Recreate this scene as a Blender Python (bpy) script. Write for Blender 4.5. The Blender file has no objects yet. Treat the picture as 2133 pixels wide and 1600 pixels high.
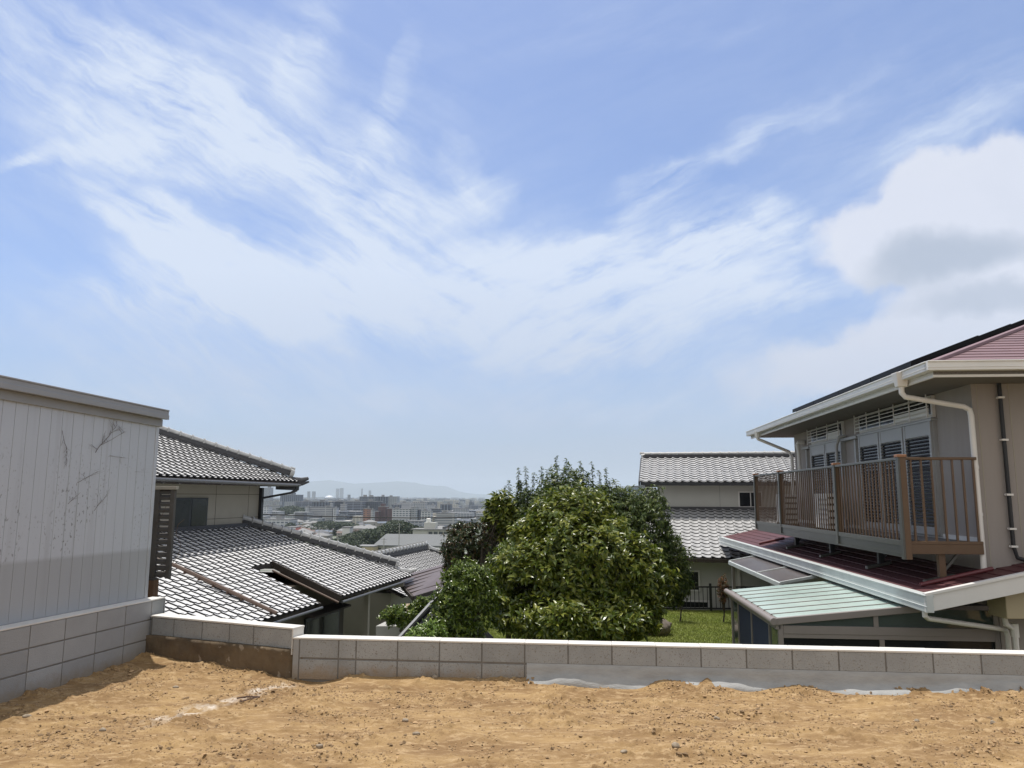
import bpy, math, random
import numpy as np
from mathutils import Vector
random.seed(7); rng=np.random.default_rng(11)
S=bpy.context.scene
COL=S.collection
R=math.radians
# ------------------------------------------------------------------ camera
PITCH=math.atan(235/1600.); ROLL=R(.2); CH=1.7
cd=bpy.data.cameras.new('camera'); cam=bpy.data.objects.new('camera',cd); COL.objects.link(cam)
cd.sensor_width=36; cd.lens=36*1600/2133.; cd.clip_start=.1; cd.clip_end=60000
cam.rotation_mode='XYZ'
fwd=Vector((0,math.cos(PITCH),math.sin(PITCH))); up0=Vector((0,-math.sin(PITCH),math.cos(PITCH))); r0=Vector((1,0,0))
rt=r0*math.cos(ROLL)+up0*math.sin(ROLL); up=-r0*math.sin(ROLL)+up0*math.cos(ROLL)
from mathutils import Matrix
M=Matrix((rt,up,-fwd)).transposed().to_4x4(); M.translation=Vector((0,0,CH)); cam.matrix_world=M
S.camera=cam
def at(x,y,Y):
    """point at distance Y ahead that the measured pixel (photo px) corresponds to"""
    d=fwd+rt*((x-1066.5)/1600)-up*((y-800)/1600)
    return Vector((0,0,CH))+d*(Y/d.y)
# ------------------------------------------------------------------ world + sun
SUN_EL,SUN_AZ=76.,-36.
W=bpy.data.worlds.new("World"); S.world=W; W.use_nodes=True
nt=W.node_tree; nt.nodes.clear(); N=nt.nodes.new; LK=nt.links.new
def mth(op,a,b=None,c=None,clamp=False):
    n=N('ShaderNodeMath'); n.operation=op; n.use_clamp=clamp
    for i,v in enumerate((a,b,c)):
        if v is None: continue
        if isinstance(v,(int,float)): n.inputs[i].default_value=v
        else: LK(v,n.inputs[i])
    return n.outputs[0]
sky=N('ShaderNodeTexSky'); sky.sky_type='NISHITA'; sky.sun_disc=False
sky.sun_elevation=R(SUN_EL); sky.sun_rotation=R(SUN_AZ); sky.altitude=60; sky.air_density=1.0; sky.dust_density=1.6; sky.ozone_density=2.2
tint=N('ShaderNodeMix'); tint.data_type='RGBA'; tint.blend_type='MULTIPLY'; tint.inputs[0].default_value=1
LK(sky.outputs[0],tint.inputs[6]); tint.inputs[7].default_value=(1.24,1.35,1.62,1)
tc=N('ShaderNodeTexCoord'); sep=N('ShaderNodeSeparateXYZ'); LK(tc.outputs['Generated'],sep.inputs[0])
ysafe=mth('MAXIMUM',sep.outputs[1],.25)
gu=mth('DIVIDE',sep.outputs[0],ysafe); gw=mth('DIVIDE',sep.outputs[2],ysafe)
cmb=N('ShaderNodeCombineXYZ'); LK(gu,cmb.inputs[0]); LK(gw,cmb.inputs[1])
def noise(vec,scale,detail=6,rough=.55,dist=0,lac=2.):
    n=N('ShaderNodeTexNoise'); LK(vec,n.inputs['Vector']); n.inputs['Scale'].default_value=scale
    n.inputs['Detail'].default_value=detail; n.inputs['Roughness'].default_value=rough; n.inputs['Distortion'].default_value=dist; n.inputs['Lacunarity'].default_value=lac
    return n
def vmath(op,a,b=None,s=None):
    n=N('ShaderNodeVectorMath'); n.operation=op; LK(a,n.inputs[0])
    if b is not None:
        if isinstance(b,tuple): n.inputs[1].default_value=b
        else: LK(b,n.inputs[1])
    if s is not None: n.inputs[3].default_value=s
    return n.outputs[0]
w1=noise(cmb.outputs[0],4.2,5,.55)
wv=vmath('SCALE',vmath('SUBTRACT',w1.outputs['Color'],(.5,.5,.5)),None,.17)
w2=noise(cmb.outputs[0],17,5,.6)
wv2=vmath('SCALE',vmath('SUBTRACT',w2.outputs['Color'],(.5,.5,.5)),None,.03)
pv=vmath('ADD',vmath('ADD',cmb.outputs[0],wv),wv2)
pf=vmath('ADD',vmath('ADD',cmb.outputs[0],vmath('SCALE',wv,None,.30)),vmath('SCALE',wv2,None,.6))
def stroke(px,py,rx,ry,ang,wt,vec=None):
    d=fwd+rt*((px-1066.5)/1600)-up*((py-800)/1600)
    m=N('ShaderNodeMapping'); m.vector_type='TEXTURE'; LK(vec or pv,m.inputs[0])
    m.inputs['Location'].default_value=(d.x/d.y,d.z/d.y,0); m.inputs['Rotation'].default_value=(0,0,R(-ang)); m.inputs['Scale'].default_value=(rx/1600,ry/1600,50)
    g=N('ShaderNodeTexGradient'); g.gradient_type='SPHERICAL'; LK(m.outputs[0],g.inputs[0])
    # smooth falloff
    return mth('MULTIPLY',mth('SMOOTH_MIN',g.outputs['Fac'],.62,.3),wt/.6)
# (px,py,rx,ry,angle clockwise in picture, weight) cirrus bands
ST=[(560,400,820,460,24,.36),(1050,660,1000,280,4,.34),(1500,620,600,240,-8,.2),(420,60,420,120,20,.30),(1500,520,500,200,-6,.18),(230,170,520,200,28,.75),(430,230,420,110,35,.55),(520,300,260,120,40,.6),(180,300,330,45,-10,.42),(60,330,70,30,-20,.5),(320,310,260,60,30,.55),
(700,390,210,130,50,.7),(780,330,110,160,-15,.5),(640,140,120,260,-6,.32),(640,120,60,260,22,.25),(835,150,40,200,18,.33),(980,370,150,55,25,.5),(870,440,260,80,-15,.6),
(340,480,300,75,38,.75),(470,570,300,95,28,.85),(560,640,420,70,16,.6),(250,620,300,60,10,.35),(900,590,420,130,5,.8),(1120,530,220,80,5,.62),(1230,500,180,35,-25,.45),
(1000,680,620,95,6,.75),(1180,720,330,50,-12,.55),(330,720,480,90,12,.5),(1350,390,130,75,-25,.72),(1460,320,300,40,-33,.42),(1620,250,300,35,-28,.34),(1480,490,330,85,-8,.8),(1620,430,220,60,8,.5),(1450,530,360,65,-8,.65),
(1380,610,460,70,-5,.62),(1560,630,220,60,-14,.5),(1950,300,380,110,-28,.4),(1850,230,500,180,-15,.16),(1450,60,260,50,-12,.18),(1150,60,500,90,-15,.10),(120,800,420,80,4,.5),(600,850,600,55,2,.4),(1050,830,420,60,0,.3),(1400,850,500,60,0,.35)]
tot=None
for s in ST:
    v=stroke(*s); tot=v if tot is None else mth('ADD',tot,v)
# fine cirrus fibres: noise stretched along the wind
fm=N('ShaderNodeMapping'); LK(pf,fm.inputs[0]); fm.vector_type='TEXTURE'; fm.inputs['Rotation'].default_value=(0,0,R(-33)); fm.inputs['Scale'].default_value=(1,.19,1)
fm2=N('ShaderNodeMapping'); LK(pf,fm2.inputs[0]); fm2.vector_type='TEXTURE'; fm2.inputs['Rotation'].default_value=(0,0,R(24)); fm2.inputs['Scale'].default_value=(1,.19,1)
fa=noise(fm.outputs[0],4.0,11,.66,.25); fb_=noise(fm2.outputs[0],4.0,11,.66,.25)
fsel=N('ShaderNodeMapRange'); fsel.interpolation_type='SMOOTHSTEP'; LK(gu,fsel.inputs[0]); fsel.inputs[1].default_value=-.22; fsel.inputs[2].default_value=.12
f1=mth('ADD',mth('MULTIPLY',fa.outputs[0],mth('SUBTRACT',1.,fsel.outputs[0])),mth('MULTIPLY',fb_.outputs[0],fsel.outputs[0])); f2=noise(pv,4,10,.62,.2)
fib=mth('ADD',mth('MULTIPLY',f1,.66),mth('MULTIPLY',f2.outputs[0],.34))
fibn=mth('MULTIPLY',mth('SUBTRACT',fib,.5),5.0)
dens=mth('MULTIPLY',tot,mth('ADD',fibn,.80,clamp=False))
dens=mth('ADD',dens,mth('MULTIPLY',fibn,.15))
mr=N('ShaderNodeMapRange'); mr.interpolation_type='SMOOTHSTEP'; LK(dens,mr.inputs[0]); mr.inputs[1].default_value=-.35; mr.inputs[2].default_value=1.5; mr.inputs[3].default_value=.03; mr.inputs[4].default_value=1.0
cir=mr.outputs[0]
# low cumulus on the right
CU=[(1960,430,300,150,-20,.9),(2060,400,240,130,0,.8),(1820,500,180,110,-10,.6),(2010,540,320,130,0,.75),(2120,600,260,140,0,.6),(1900,720,420,130,-14,.75),(2080,700,400,150,0,.7),(1700,780,330,90,-8,.5)]
ct=None
for s in CU:
    v=stroke(*s); ct=v if ct is None else mth('ADD',ct,v)
cn=noise(pv,7,9,.6)
cdn=mth('ADD',ct,mth('MULTIPLY',mth('SUBTRACT',cn.outputs[0],.5),1.3))
mr2=N('ShaderNodeMapRange'); mr2.interpolation_type='SMOOTHERSTEP'; LK(cdn,mr2.inputs[0]); mr2.inputs[1].default_value=.1; mr2.inputs[2].default_value=1.0; mr2.inputs[4].default_value=.88
# grey bases
CB=[(1970,545,240,75,-8,1.),(2070,640,260,45,0,.7)]
cb=None
for s in CB:
    v=stroke(*s); cb=v if cb is None else mth('ADD',cb,v)
cbase=mth('MULTIPLY',mth('ADD',cb,mth('MULTIPLY',mth('SUBTRACT',cn.outputs[0],.5),.5)),.95,clamp=True)
def rgbmix(fac,a,b):
    n=N('ShaderNodeMix'); n.data_type='RGBA'
    if isinstance(fac,(int,float)): n.inputs[0].default_value=fac
    else: LK(fac,n.inputs[0])
    for i,v in ((6,a),(7,b)):
        if isinstance(v,tuple): n.inputs[i].default_value=v
        else: LK(v,n.inputs[i])
    return n.outputs[2]
CW=(7.0,7.9,9.5,1)
c1=rgbmix(cir,tint.outputs[2],CW)
cucol=rgbmix(cbase,(8.0,8.3,9.2,1),(4.9,5.5,6.5,1))
c2=rgbmix(mr2.outputs[0],c1,cucol)
# thick lavender air low over the town
lowm=N('ShaderNodeMapRange'); LK(gw,lowm.inputs[0]); lowm.inputs[1].default_value=.0; lowm.inputs[2].default_value=.30; lowm.inputs[3].default_value=.85; lowm.inputs[4].default_value=0
ln=noise(vmath('MULTIPLY',cmb.outputs[0],(1,5,1)),3,5,.5)
lf=mth('MULTIPLY',lowm.outputs[0],mth('ADD',mth('MULTIPLY',ln.outputs[0],.5),.6),clamp=True)
lowc=rgbmix(mth('MULTIPLY',mth('SUBTRACT',ln.outputs[0],.38),3,clamp=True),(3.4,4.4,6.3,1),(4.5,4.95,6.3,1))
c3=rgbmix(lf,c2,lowc)
# white veil added to the unseen sky overhead and behind, to fill the shade
nrm=N('ShaderNodeVectorMath'); nrm.operation='NORMALIZE'; LK(tc.outputs['Generated'],nrm.inputs[0]); sp2=N('ShaderNodeSeparateXYZ'); LK(nrm.outputs[0],sp2.inputs[0])
ov1=N('ShaderNodeMapRange'); ov1.interpolation_type='SMOOTHSTEP'; LK(sp2.outputs[2],ov1.inputs[0]); ov1.inputs[1].default_value=.62; ov1.inputs[2].default_value=.90
ov2=N('ShaderNodeMapRange'); ov2.interpolation_type='SMOOTHSTEP'; LK(sp2.outputs[1],ov2.inputs[0]); ov2.inputs[1].default_value=.30; ov2.inputs[2].default_value=-.35
ov=mth('MULTIPLY',mth('MAXIMUM',ov1.outputs[0],ov2.outputs[0]),mth('ADD',mth('MULTIPLY',noise(nrm.outputs[0],2.5,5,.6).outputs[0],.5),.62),clamp=True)
c4=rgbmix(ov,c3,(8.6,8.5,8.3,1))
bg=N('ShaderNodeBackground'); LK(c4,bg.inputs[0]); bg.inputs[1].default_value=.1
wo=N('ShaderNodeOutputWorld'); LK(bg.outputs[0],wo.inputs[0])
ld=bpy.data.lights.new('sun','SUN'); ld.energy=4.6; ld.angle=R(.55); ld.color=(1,.955,.89)
so=bpy.data.objects.new('sun',ld); COL.objects.link(so)
sd=Vector((math.sin(R(SUN_AZ))*math.cos(R(SUN_EL)),math.cos(R(SUN_AZ))*math.cos(R(SUN_EL)),math.sin(R(SUN_EL))))
so.rotation_euler=sd.to_track_quat('Z','Y').to_euler()
S.view_settings.view_transform='Standard'; S.view_settings.look='None'; S.view_settings.exposure=0; S.view_settings.gamma=1
S.cycles.volume_bounces=1; S.cycles.max_bounces=7; S.cycles.transparent_max_bounces=16
# ------------------------------------------------------------------ materials
def mat(name,col,rough=.7,metal=0,var=None,vscale=6,col2=None,bump=0,bscale=60,island=0,spec=.5,spots=None,stretch=None,detail=6,trans=0,alpha=1,coat=0,transm=0):
    m=bpy.data.materials.new(name); m.use_nodes=True; t=m.node_tree; p=t.nodes['Principled BSDF']
    n=t.nodes.new; l=t.links.new
    p.inputs['Roughness'].default_value=rough; p.inputs['Metallic'].default_value=metal; p.inputs['Specular IOR Level'].default_value=spec
    p.inputs['Coat Weight'].default_value=coat
    if transm: p.inputs['Transmission Weight'].default_value=transm
    if alpha<1: p.inputs['Alpha'].default_value=alpha
    c=None
    geo=n('ShaderNodeNewGeometry'); tcn=n('ShaderNodeTexCoord'); vec=tcn.outputs['Object']
    if stretch:
        mp=n('ShaderNodeMapping'); l(vec,mp.inputs[0]); mp.inputs['Scale'].default_value=stretch; vec=mp.outputs[0]
    def mix(fac,a,b,bt='MIX'):
        x=n('ShaderNodeMix'); x.data_type='RGBA'; x.blend_type=bt
        if isinstance(fac,(int,float)): x.inputs[0].default_value=fac
        else: l(fac,x.inputs[0])
        for i,v in ((6,a),(7,b)):
            if isinstance(v,tuple): x.inputs[i].default_value=(*v,1)[:4]
            else: l(v,x.inputs[i])
        return x.outputs[2]
    c=tuple(col)
    if var or col2:
        nz=n('ShaderNodeTexNoise'); l(vec,nz.inputs[0]); nz.inputs['Scale'].default_value=vscale; nz.inputs['Detail'].default_value=detail; nz.inputs['Roughness'].default_value=.62
        r=n('ShaderNodeMapRange'); l(nz.outputs[0],r.inputs[0]); r.inputs[1].default_value=.32; r.inputs[2].default_value=.68
        c2=col2 or tuple(x*(1-var) for x in col); c=mix(r.outputs[0],tuple(c2),c)
    if island:
        r=n('ShaderNodeMapRange'); l(geo.outputs['Random Per Island'],r.inputs[0]); r.inputs[3].default_value=1-island; r.inputs[4].default_value=1+island
        cx=n('ShaderNodeCombineXYZ'); [l(r.outputs[0],cx.inputs[i]) for i in range(3)]
        c=mix(1.,c,cx.outputs[0],'MULTIPLY')
    if spots:
        sc,th,sc_col=spots
        nz=n('ShaderNodeTexNoise'); l(tcn.outputs['Object'],nz.inputs[0]); nz.inputs['Scale'].default_value=sc; nz.inputs['Detail'].default_value=3
        r=n('ShaderNodeMapRange'); l(nz.outputs[0],r.inputs[0]); r.inputs[1].default_value=th; r.inputs[2].default_value=th+.05
        c=mix(r.outputs[0],c,tuple(sc_col))
    if isinstance(c,tuple): p.inputs['Base Color'].default_value=(*c,1)
    else: l(c,p.inputs['Base Color'])
    if bump:
        nz=n('ShaderNodeTexNoise'); l(vec,nz.inputs[0]); nz.inputs['Scale'].default_value=bscale; nz.inputs['Detail'].default_value=5
        b=n('ShaderNodeBump'); b.inputs['Strength'].default_value=bump; b.inputs['Distance'].default_value=.01; l(nz.outputs[0],b.inputs['Height']); l(b.outputs[0],p.inputs['Normal'])
    return m
MT={}
def mk(k,*a,**kw): MT[k]=mat(k,*a,**kw)
mk('block',(.345,.355,.355),.92,var=.20,vscale=4,bump=.7,bscale=110,island=.10,spots=(75,.60,(.22,.205,.185)))
mk('block_cool',(.33,.335,.335),.9,var=.14,vscale=2.5,bump=.4,bscale=110,island=.08)
mk('mortar',(.20,.19,.175),.95,var=.2,vscale=12)
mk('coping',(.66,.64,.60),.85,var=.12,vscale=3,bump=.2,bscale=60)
mk('render_grey',(.37,.375,.37),.9,var=.22,vscale=5,bump=.4,bscale=30,stretch=(1,1,3))
mk('old_concrete',(.17,.125,.075),.95,vscale=3,col2=(.085,.062,.04),bump=.6,bscale=25,spots=(9,.63,(.30,.25,.19)))
mk('steel_panel',(.43,.435,.44),.42,metal=.0,var=.07,vscale=2.2,spec=.6,stretch=(1,1,.4))
mk('steel_trim',(.30,.305,.315),.5,var=.08,vscale=4)
mk('tile',(.74,.74,.745),.40,metal=.0,var=.24,vscale=4.5,spec=.8,bump=.15,bscale=30,spots=(9,.64,(.30,.30,.29))); mk('tile_gap_shade',(.02,.02,.022),.9)  # gap colour: undercut shadow painted onto tile ends and laps
mk('tile_c',(.42,.42,.42),.5,metal=.05,var=.22,vscale=5,spec=.6)
mk('ridge_tile',(.46,.46,.45),.5,metal=.1,var=.3,vscale=6,spec=.6)
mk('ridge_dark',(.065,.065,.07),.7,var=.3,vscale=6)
mk('wall_tan',(.36,.33,.27),.9,var=.08,vscale=2,bump=.15,bscale=80)
mk('wall_cream',(.50,.50,.46),.9,var=.06,vscale=2,bump=.1,bscale=80)
mk('wall_house',(.33,.295,.27),.9,var=.10,vscale=2.5,stretch=(2,2,.25),bump=.12,bscale=90)
mk('dark_wood',(.05,.038,.03),.8,var=.3,vscale=8)
mk('dark_frame',(.02,.022,.025),.5)
mk('glass_dark',(.012,.014,.016),.1,spec=.35)
mk('glass_grey',(.022,.025,.026),.25,spec=.25,var=.4,vscale=3)
mk('brown_pipe',(.12,.075,.055),.5,var=.2,vscale=8)
mk('gutter_grey',(.22,.22,.22),.4,var=.15,vscale=3)
mk('white_alu',(.70,.685,.655),.45,var=.06,vscale=3)
mk('white_pvc',(.72,.69,.65),.4,var=.05,vscale=3)
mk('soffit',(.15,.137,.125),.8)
mk('fascia_grey',(.60,.635,.62),.38,var=.16,vscale=2.2,spec=.6,stretch=(3,1,1))
mk('roof_red',(.095,.028,.030),.6,var=.25,vscale=2,bump=.1,bscale=60,island=.1)
mk('roof_mauve',(.20,.12,.13),.6,var=.12,vscale=2,island=.06)
mk('red_trim',(.13,.03,.035),.45)
mk('pv',(.008,.009,.011),.5,spec=.12)
mk('slat_dark',(.05,.05,.052),.5)
mk('wall_tan_shaded',(.085,.07,.052),.9,var=.15,vscale=2)  # wall tan with the shade under the lower eaves put into the colour
mk('gutter_dark',(.10,.10,.10),.4)
mk('black_metal',(.016,.016,.018),.5)
mk('bronze',(.12,.068,.034),.5,var=.12,vscale=5)
mk('bronze_grey',(.075,.075,.066),.4,var=.1,vscale=3)
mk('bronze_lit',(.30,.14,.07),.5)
mk('shutter',(.36,.36,.355),.45,var=.05,vscale=2)
mk('frame_mauve',(.25,.22,.205),.45,var=.08,vscale=3)
mk('poly_mint',(.47,.565,.52),.28,vscale=1.4,col2=(.36,.46,.42),spec=.6,detail=4)
mk('poly_brown',(.125,.105,.10),.3,vscale=1.3,col2=(.08,.07,.068),spec=.6,spots=(14,.66,(.22,.16,.12)))
mk('glass_green',(.07,.095,.085),.06,spec=.8,var=.3,vscale=1.2)
mk('curtain',(.03,.04,.07),.9)
mk('bark',(.075,.06,.045),.9,var=.3,vscale=9,bump=.5,bscale=30)
mk('twig_dry',(.10,.07,.05),.9)
mk('rust_wood',(.16,.085,.04),.9,var=.5,vscale=10,stretch=(8,8,1),bump=.4,bscale=40)
mk('trellis',(.10,.09,.078),.8,var=.3,vscale=7)
mk('white_box',(.74,.73,.70),.5)
mk('tan_box',(.45,.38,.25),.7)
mk('grey_metal',(.25,.26,.27),.4,metal=.4)
mk('metal_brown_roof',(.13,.10,.092),.42,var=.15,vscale=2)
mk('rock',(.26,.215,.175),.9,vscale=7,col2=(.12,.10,.085),bump=.8,bscale=14)
mk('white_stain',(.6,.58,.55),.9)
mk('stone',(.33,.27,.2),.9,var=.3,vscale=20,island=.25)
mk('clod',(.31,.205,.11),.95,island=.45)
mk('rust',(.09,.05,.035),.8)
mk('light_wood',(.55,.42,.27),.8,var=.25,vscale=6)
mk('garden_wall',(.4,.39,.36),.9,var=.15,vscale=3)
def splash(k,z0,z1,col):
    t=MT[k].node_tree; p=t.nodes['Principled BSDF']; src=p.inputs['Base Color'].links[0].from_socket; n=t.nodes.new; l=t.links.new
    g=n('ShaderNodeNewGeometry'); s_=n('ShaderNodeSeparateXYZ'); l(g.outputs['Position'],s_.inputs[0])
    nz=n('ShaderNodeTexNoise'); l(g.outputs['Position'],nz.inputs[0]); nz.inputs['Scale'].default_value=9; nz.inputs['Detail'].default_value=7; nz.inputs['Roughness'].default_value=.7
    a=n('ShaderNodeMath'); a.operation='MULTIPLY_ADD'; l(nz.outputs[0],a.inputs[0]); a.inputs[1].default_value=-.22; l(s_.outputs[2],a.inputs[2])
    r=n('ShaderNodeMapRange'); l(a.outputs[0],r.inputs[0]); r.inputs[1].default_value=z1-.11; r.inputs[2].default_value=z0-.11; r.inputs[4].default_value=.75
    x=n('ShaderNodeMix'); x.data_type='RGBA'; l(r.outputs[0],x.inputs[0]); l(src,x.inputs[6]); x.inputs[7].default_value=(*col,1); l(x.outputs[2],p.inputs['Base Color'])
splash('block',.02,.13,(.28,.20,.12)); splash('block_cool',.02,.14,(.24,.19,.13))
# ------------------------------------------------------------------ helpers
class Fr:
    def __init__(s,o,az):
        s.o=Vector(o); s.a=Vector((math.sin(R(az)),math.cos(R(az)),0)); s.b=Vector((math.cos(R(az)),-math.sin(R(az)),0))
    def __call__(s,u,v,z): return s.o+s.a*u+s.b*v+Vector((0,0,z))
WF=Fr((0,0,0),0)   # u=y, v=x
class MB:
    def __init__(s): s.v=[]; s.f=[]; s.m=[]; s.p=[]
    def add(s,vs,fs,m=0):
        k=len(s.v); s.p.append((k,len(s.f))); s.v+= [tuple(p) for p in vs]; s.f+=[tuple(i+k for i in f) for f in fs]; s.m+=[m]*len(fs); return s
    def hexa(s,b,t,m=0):
        n=len(b); fs=[tuple(reversed(range(n))),tuple(range(n,2*n))]+[(i,(i+1)%n,n+(i+1)%n,n+i) for i in range(n)]
        return s.add(list(b)+list(t),fs,m)
    def box(s,fr,u0,u1,v0,v1,z0,z1,m=0):
        return s.hexa([fr(u0,v0,z0),fr(u0,v1,z0),fr(u1,v1,z0),fr(u1,v0,z0)],[fr(u0,v0,z1),fr(u0,v1,z1),fr(u1,v1,z1),fr(u1,v0,z1)],m)
    def prism(s,pts,vec,m=0):
        vec=Vector(vec); return s.hexa([Vector(p) for p in pts],[Vector(p)+vec for p in pts],m)
    def bar(s,p,q,w,h,m=0,upv=(0,0,1)):
        p=Vector(p);q=Vector(q);d=(q-p).normalized(); sv=d.cross(Vector(upv))
        if sv.length<1e-4: sv=Vector((1,0,0))
        sv.normalize(); uv=sv.cross(d).normalized(); sv*=w/2; uv*=h/2
        return s.hexa([p-sv-uv,p+sv-uv,p+sv+uv,p-sv+uv],[q-sv-uv,q+sv-uv,q+sv+uv,q-sv+uv],m)
    def tube(s,pts,r,n=8,m=0,cap=True):
        pts=[Vector(p) for p in pts]; rs=r if isinstance(r,(list,tuple)) else [r]*len(pts)
        vs=[];fs=[]; ref=None
        for i,p in enumerate(pts):
            d=(pts[min(i+1,len(pts)-1)]-pts[max(i-1,0)]).normalized()
            if ref is None:
                ref=d.cross(Vector((0,0,1)));
                if ref.length<.05: ref=d.cross(Vector((1,0,0)))
            ref=(ref-d*ref.dot(d)).normalized(); bi=d.cross(ref)
            for k in range(n):
                a=2*math.pi*k/n; vs.append(p+(ref*math.cos(a)+bi*math.sin(a))*rs[i])
        for i in range(len(pts)-1):
            for k in range(n): fs.append((i*n+k,i*n+(k+1)%n,(i+1)*n+(k+1)%n,(i+1)*n+k))
        if cap: fs.append(tuple(reversed(range(n)))); fs.append(tuple((len(pts)-1)*n+k for k in range(n)))
        return s.add(vs,fs,m)
    def build(s,name,mats,parent=None,smooth=False,bevel=0,kind=None,label=None):
        me=bpy.data.meshes.new(name); off=Vector((0,0,0)); p=parent
        while p is not None: off+=p.location; p=p.parent
        me.from_pydata([tuple(Vector(v)-off) for v in s.v],[],s.f)
        mats=mats if isinstance(mats,(list,tuple)) else [mats]
        for k in mats: me.materials.append(MT[k] if isinstance(k,str) else k)
        if len(mats)>1: me.polygons.foreach_set('material_index',s.m)
        if smooth: me.polygons.foreach_set('use_smooth',[True]*len(s.f)); 
        me.update()
        o=bpy.data.objects.new(name,me); COL.objects.link(o); o.parent=parent
        if smooth=='auto':
            me.set_sharp_from_angle(angle=R(35))
        if bevel:
            b=o.modifiers.new('bevel','BEVEL'); b.width=bevel; b.segments=2; b.limit_method='ANGLE'; b.angle_limit=R(40)
        if kind: o['kind']=kind
        if label: o['label']=label
        return o
def each(mb,name,mats,parent,**kw):
    """every piece collected in mb becomes a part of its own"""
    P=mb.p+[(len(mb.v),len(mb.f))]; out=[]
    for (v0,f0),(v1,f1) in zip(P[:-1],P[1:]):
        q=MB(); q.add(mb.v[v0:v1],[tuple(i-v0 for i in f) for f in mb.f[f0:f1]]); out.append(q.build(name,mats,parent,**kw))
    return out
def npmesh(name,V,F,mats,parent=None,mi=None,smooth=False,off=(0,0,0)):
    """fast quad mesh from arrays"""
    me=bpy.data.meshes.new(name); V=np.asarray(V,dtype=np.float32)-np.asarray(off,dtype=np.float32); F=np.asarray(F,dtype=np.int32)
    me.vertices.add(len(V)); me.vertices.foreach_set('co',V.ravel())
    k=F.shape[1]; me.loops.add(F.size); me.loops.foreach_set('vertex_index',F.ravel())
    me.polygons.add(len(F)); me.polygons.foreach_set('loop_start',np.arange(0,F.size,k,dtype=np.int32)); me.polygons.foreach_set('loop_total',np.full(len(F),k,dtype=np.int32))
    for m in (mats if isinstance(mats,(list,tuple)) else [mats]): me.materials.append(MT[m] if isinstance(m,str) else m)
    if mi is not None: me.polygons.foreach_set('material_index',np.asarray(mi,dtype=np.int32))
    me.polygons.foreach_set('use_smooth',np.full(len(F),bool(smooth)))
    me.update(calc_edges=True); me.validate()
    o=bpy.data.objects.new(name,me); COL.objects.link(o); o.parent=parent
    return o
def tag(o,label,cat,group=None,kind=None):
    if label: o['label']=label
    if cat: o['category']=cat
    if group: o['group']=group
    if kind: o['kind']=kind
    return o
def thing(name,label,cat,loc,group=None):
    o=bpy.data.objects.new(name,None); COL.objects.link(o); o.location=Vector(loc); o.empty_display_size=.1
    return tag(o,label,cat,group)
# value noise for numpy
def vnoise(x,y,seed=0):
    def h(i,j):
        n=(i.astype(np.int64)*374761393+j.astype(np.int64)*668265263+seed*974634777)&0x7fffffff
        n=((n^(n>>13))*1274126177)&0x7fffffff
        return ((n^(n>>16))&0xffff)/65535.
    i=np.floor(x);j=np.floor(y);fx=x-i;fy=y-j; fx=fx*fx*(3-2*fx);fy=fy*fy*(3-2*fy)
    a=h(i,j);b=h(i+1,j);c=h(i,j+1);d=h(i+1,j+1)
    return (a*(1-fx)+b*fx)*(1-fy)+(c*(1-fx)+d*fx)*fy
# ------------------------------------------------------------------ the walls of the lot
FL=Fr((-3.777,8.62,0),11.4)         # left wall face: v=0, u runs away from camera
FF=Fr((-2.018,7.609,0),95.8)        # front wall: u runs right along the face, v toward camera
_md=Vector((-2.078+3.60,7.625-8.295,0)); MAZ=math.degrees(math.atan2(_md.x,_md.y)); FM=Fr((-3.60,8.295,0),MAZ)
def soil_bound(x,y):
    """signed distance: >0 inside the lot"""
    dl=(x+3.777)*FL.b.x+(y-8.62)*FL.b.y
    df=(x+2.018)*FF.b.x+(y-7.609)*FF.b.y
    dm=(x+3.60)*FM.b.x+(y-8.295)*FM.b.y
    right=np.maximum(df,0*df-9) ; 
    inner=np.where(x<-2.05,dm,df)
    return np.minimum(dl,inner)
def blockwall(name,label,fr,u0,n0,us,zs,mats,th=.12,cop=True,base=-1.6):
    pass
def blocks(mb,fr,joints,z0,z1,th,rng_=random,g=.006,m=0,vf=0.0):
    for a,b in zip(joints[:-1],joints[1:]):
        mb.box(fr,a+g,b-g,vf-.02,vf+.0025,z0+g,z1-g,m)
# front wall (v toward camera; face v=0)
t=thing('block_wall','long low grey concrete block wall with white sunlit coping across the front of the bare lot','wall',FF(3.3,-.06,0))
mb=MB(); mb.box(FF,-.06,8.6,-.15,-.004,-1.7,.345); mb.build('mortar_bed','mortar',t)
J=[.0,.385,.555]+[.555+.4*i for i in range(1,22)]
mb=MB(); blocks(mb,FF,J,.178,.352,.12); blocks(mb,FF,J[:8],-.02,.172,.12); mb.build('blocks','block',t,bevel=.003)
mb=MB(); mb.box(FF,-.06,-.004,-.155,.006,-.3,.35); mb.build('end_render','block_cool',t,bevel=.004)
mb=MB()
for a,b in zip([-.07]+J[2::1][:-1],J[2:]): mb.box(FF,a+.001 if a>0 else a,b-.001,-.158,.008,.349,.366+random.uniform(-.001,.0015))
mb.build('coping','coping',t,bevel=.003)
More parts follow.
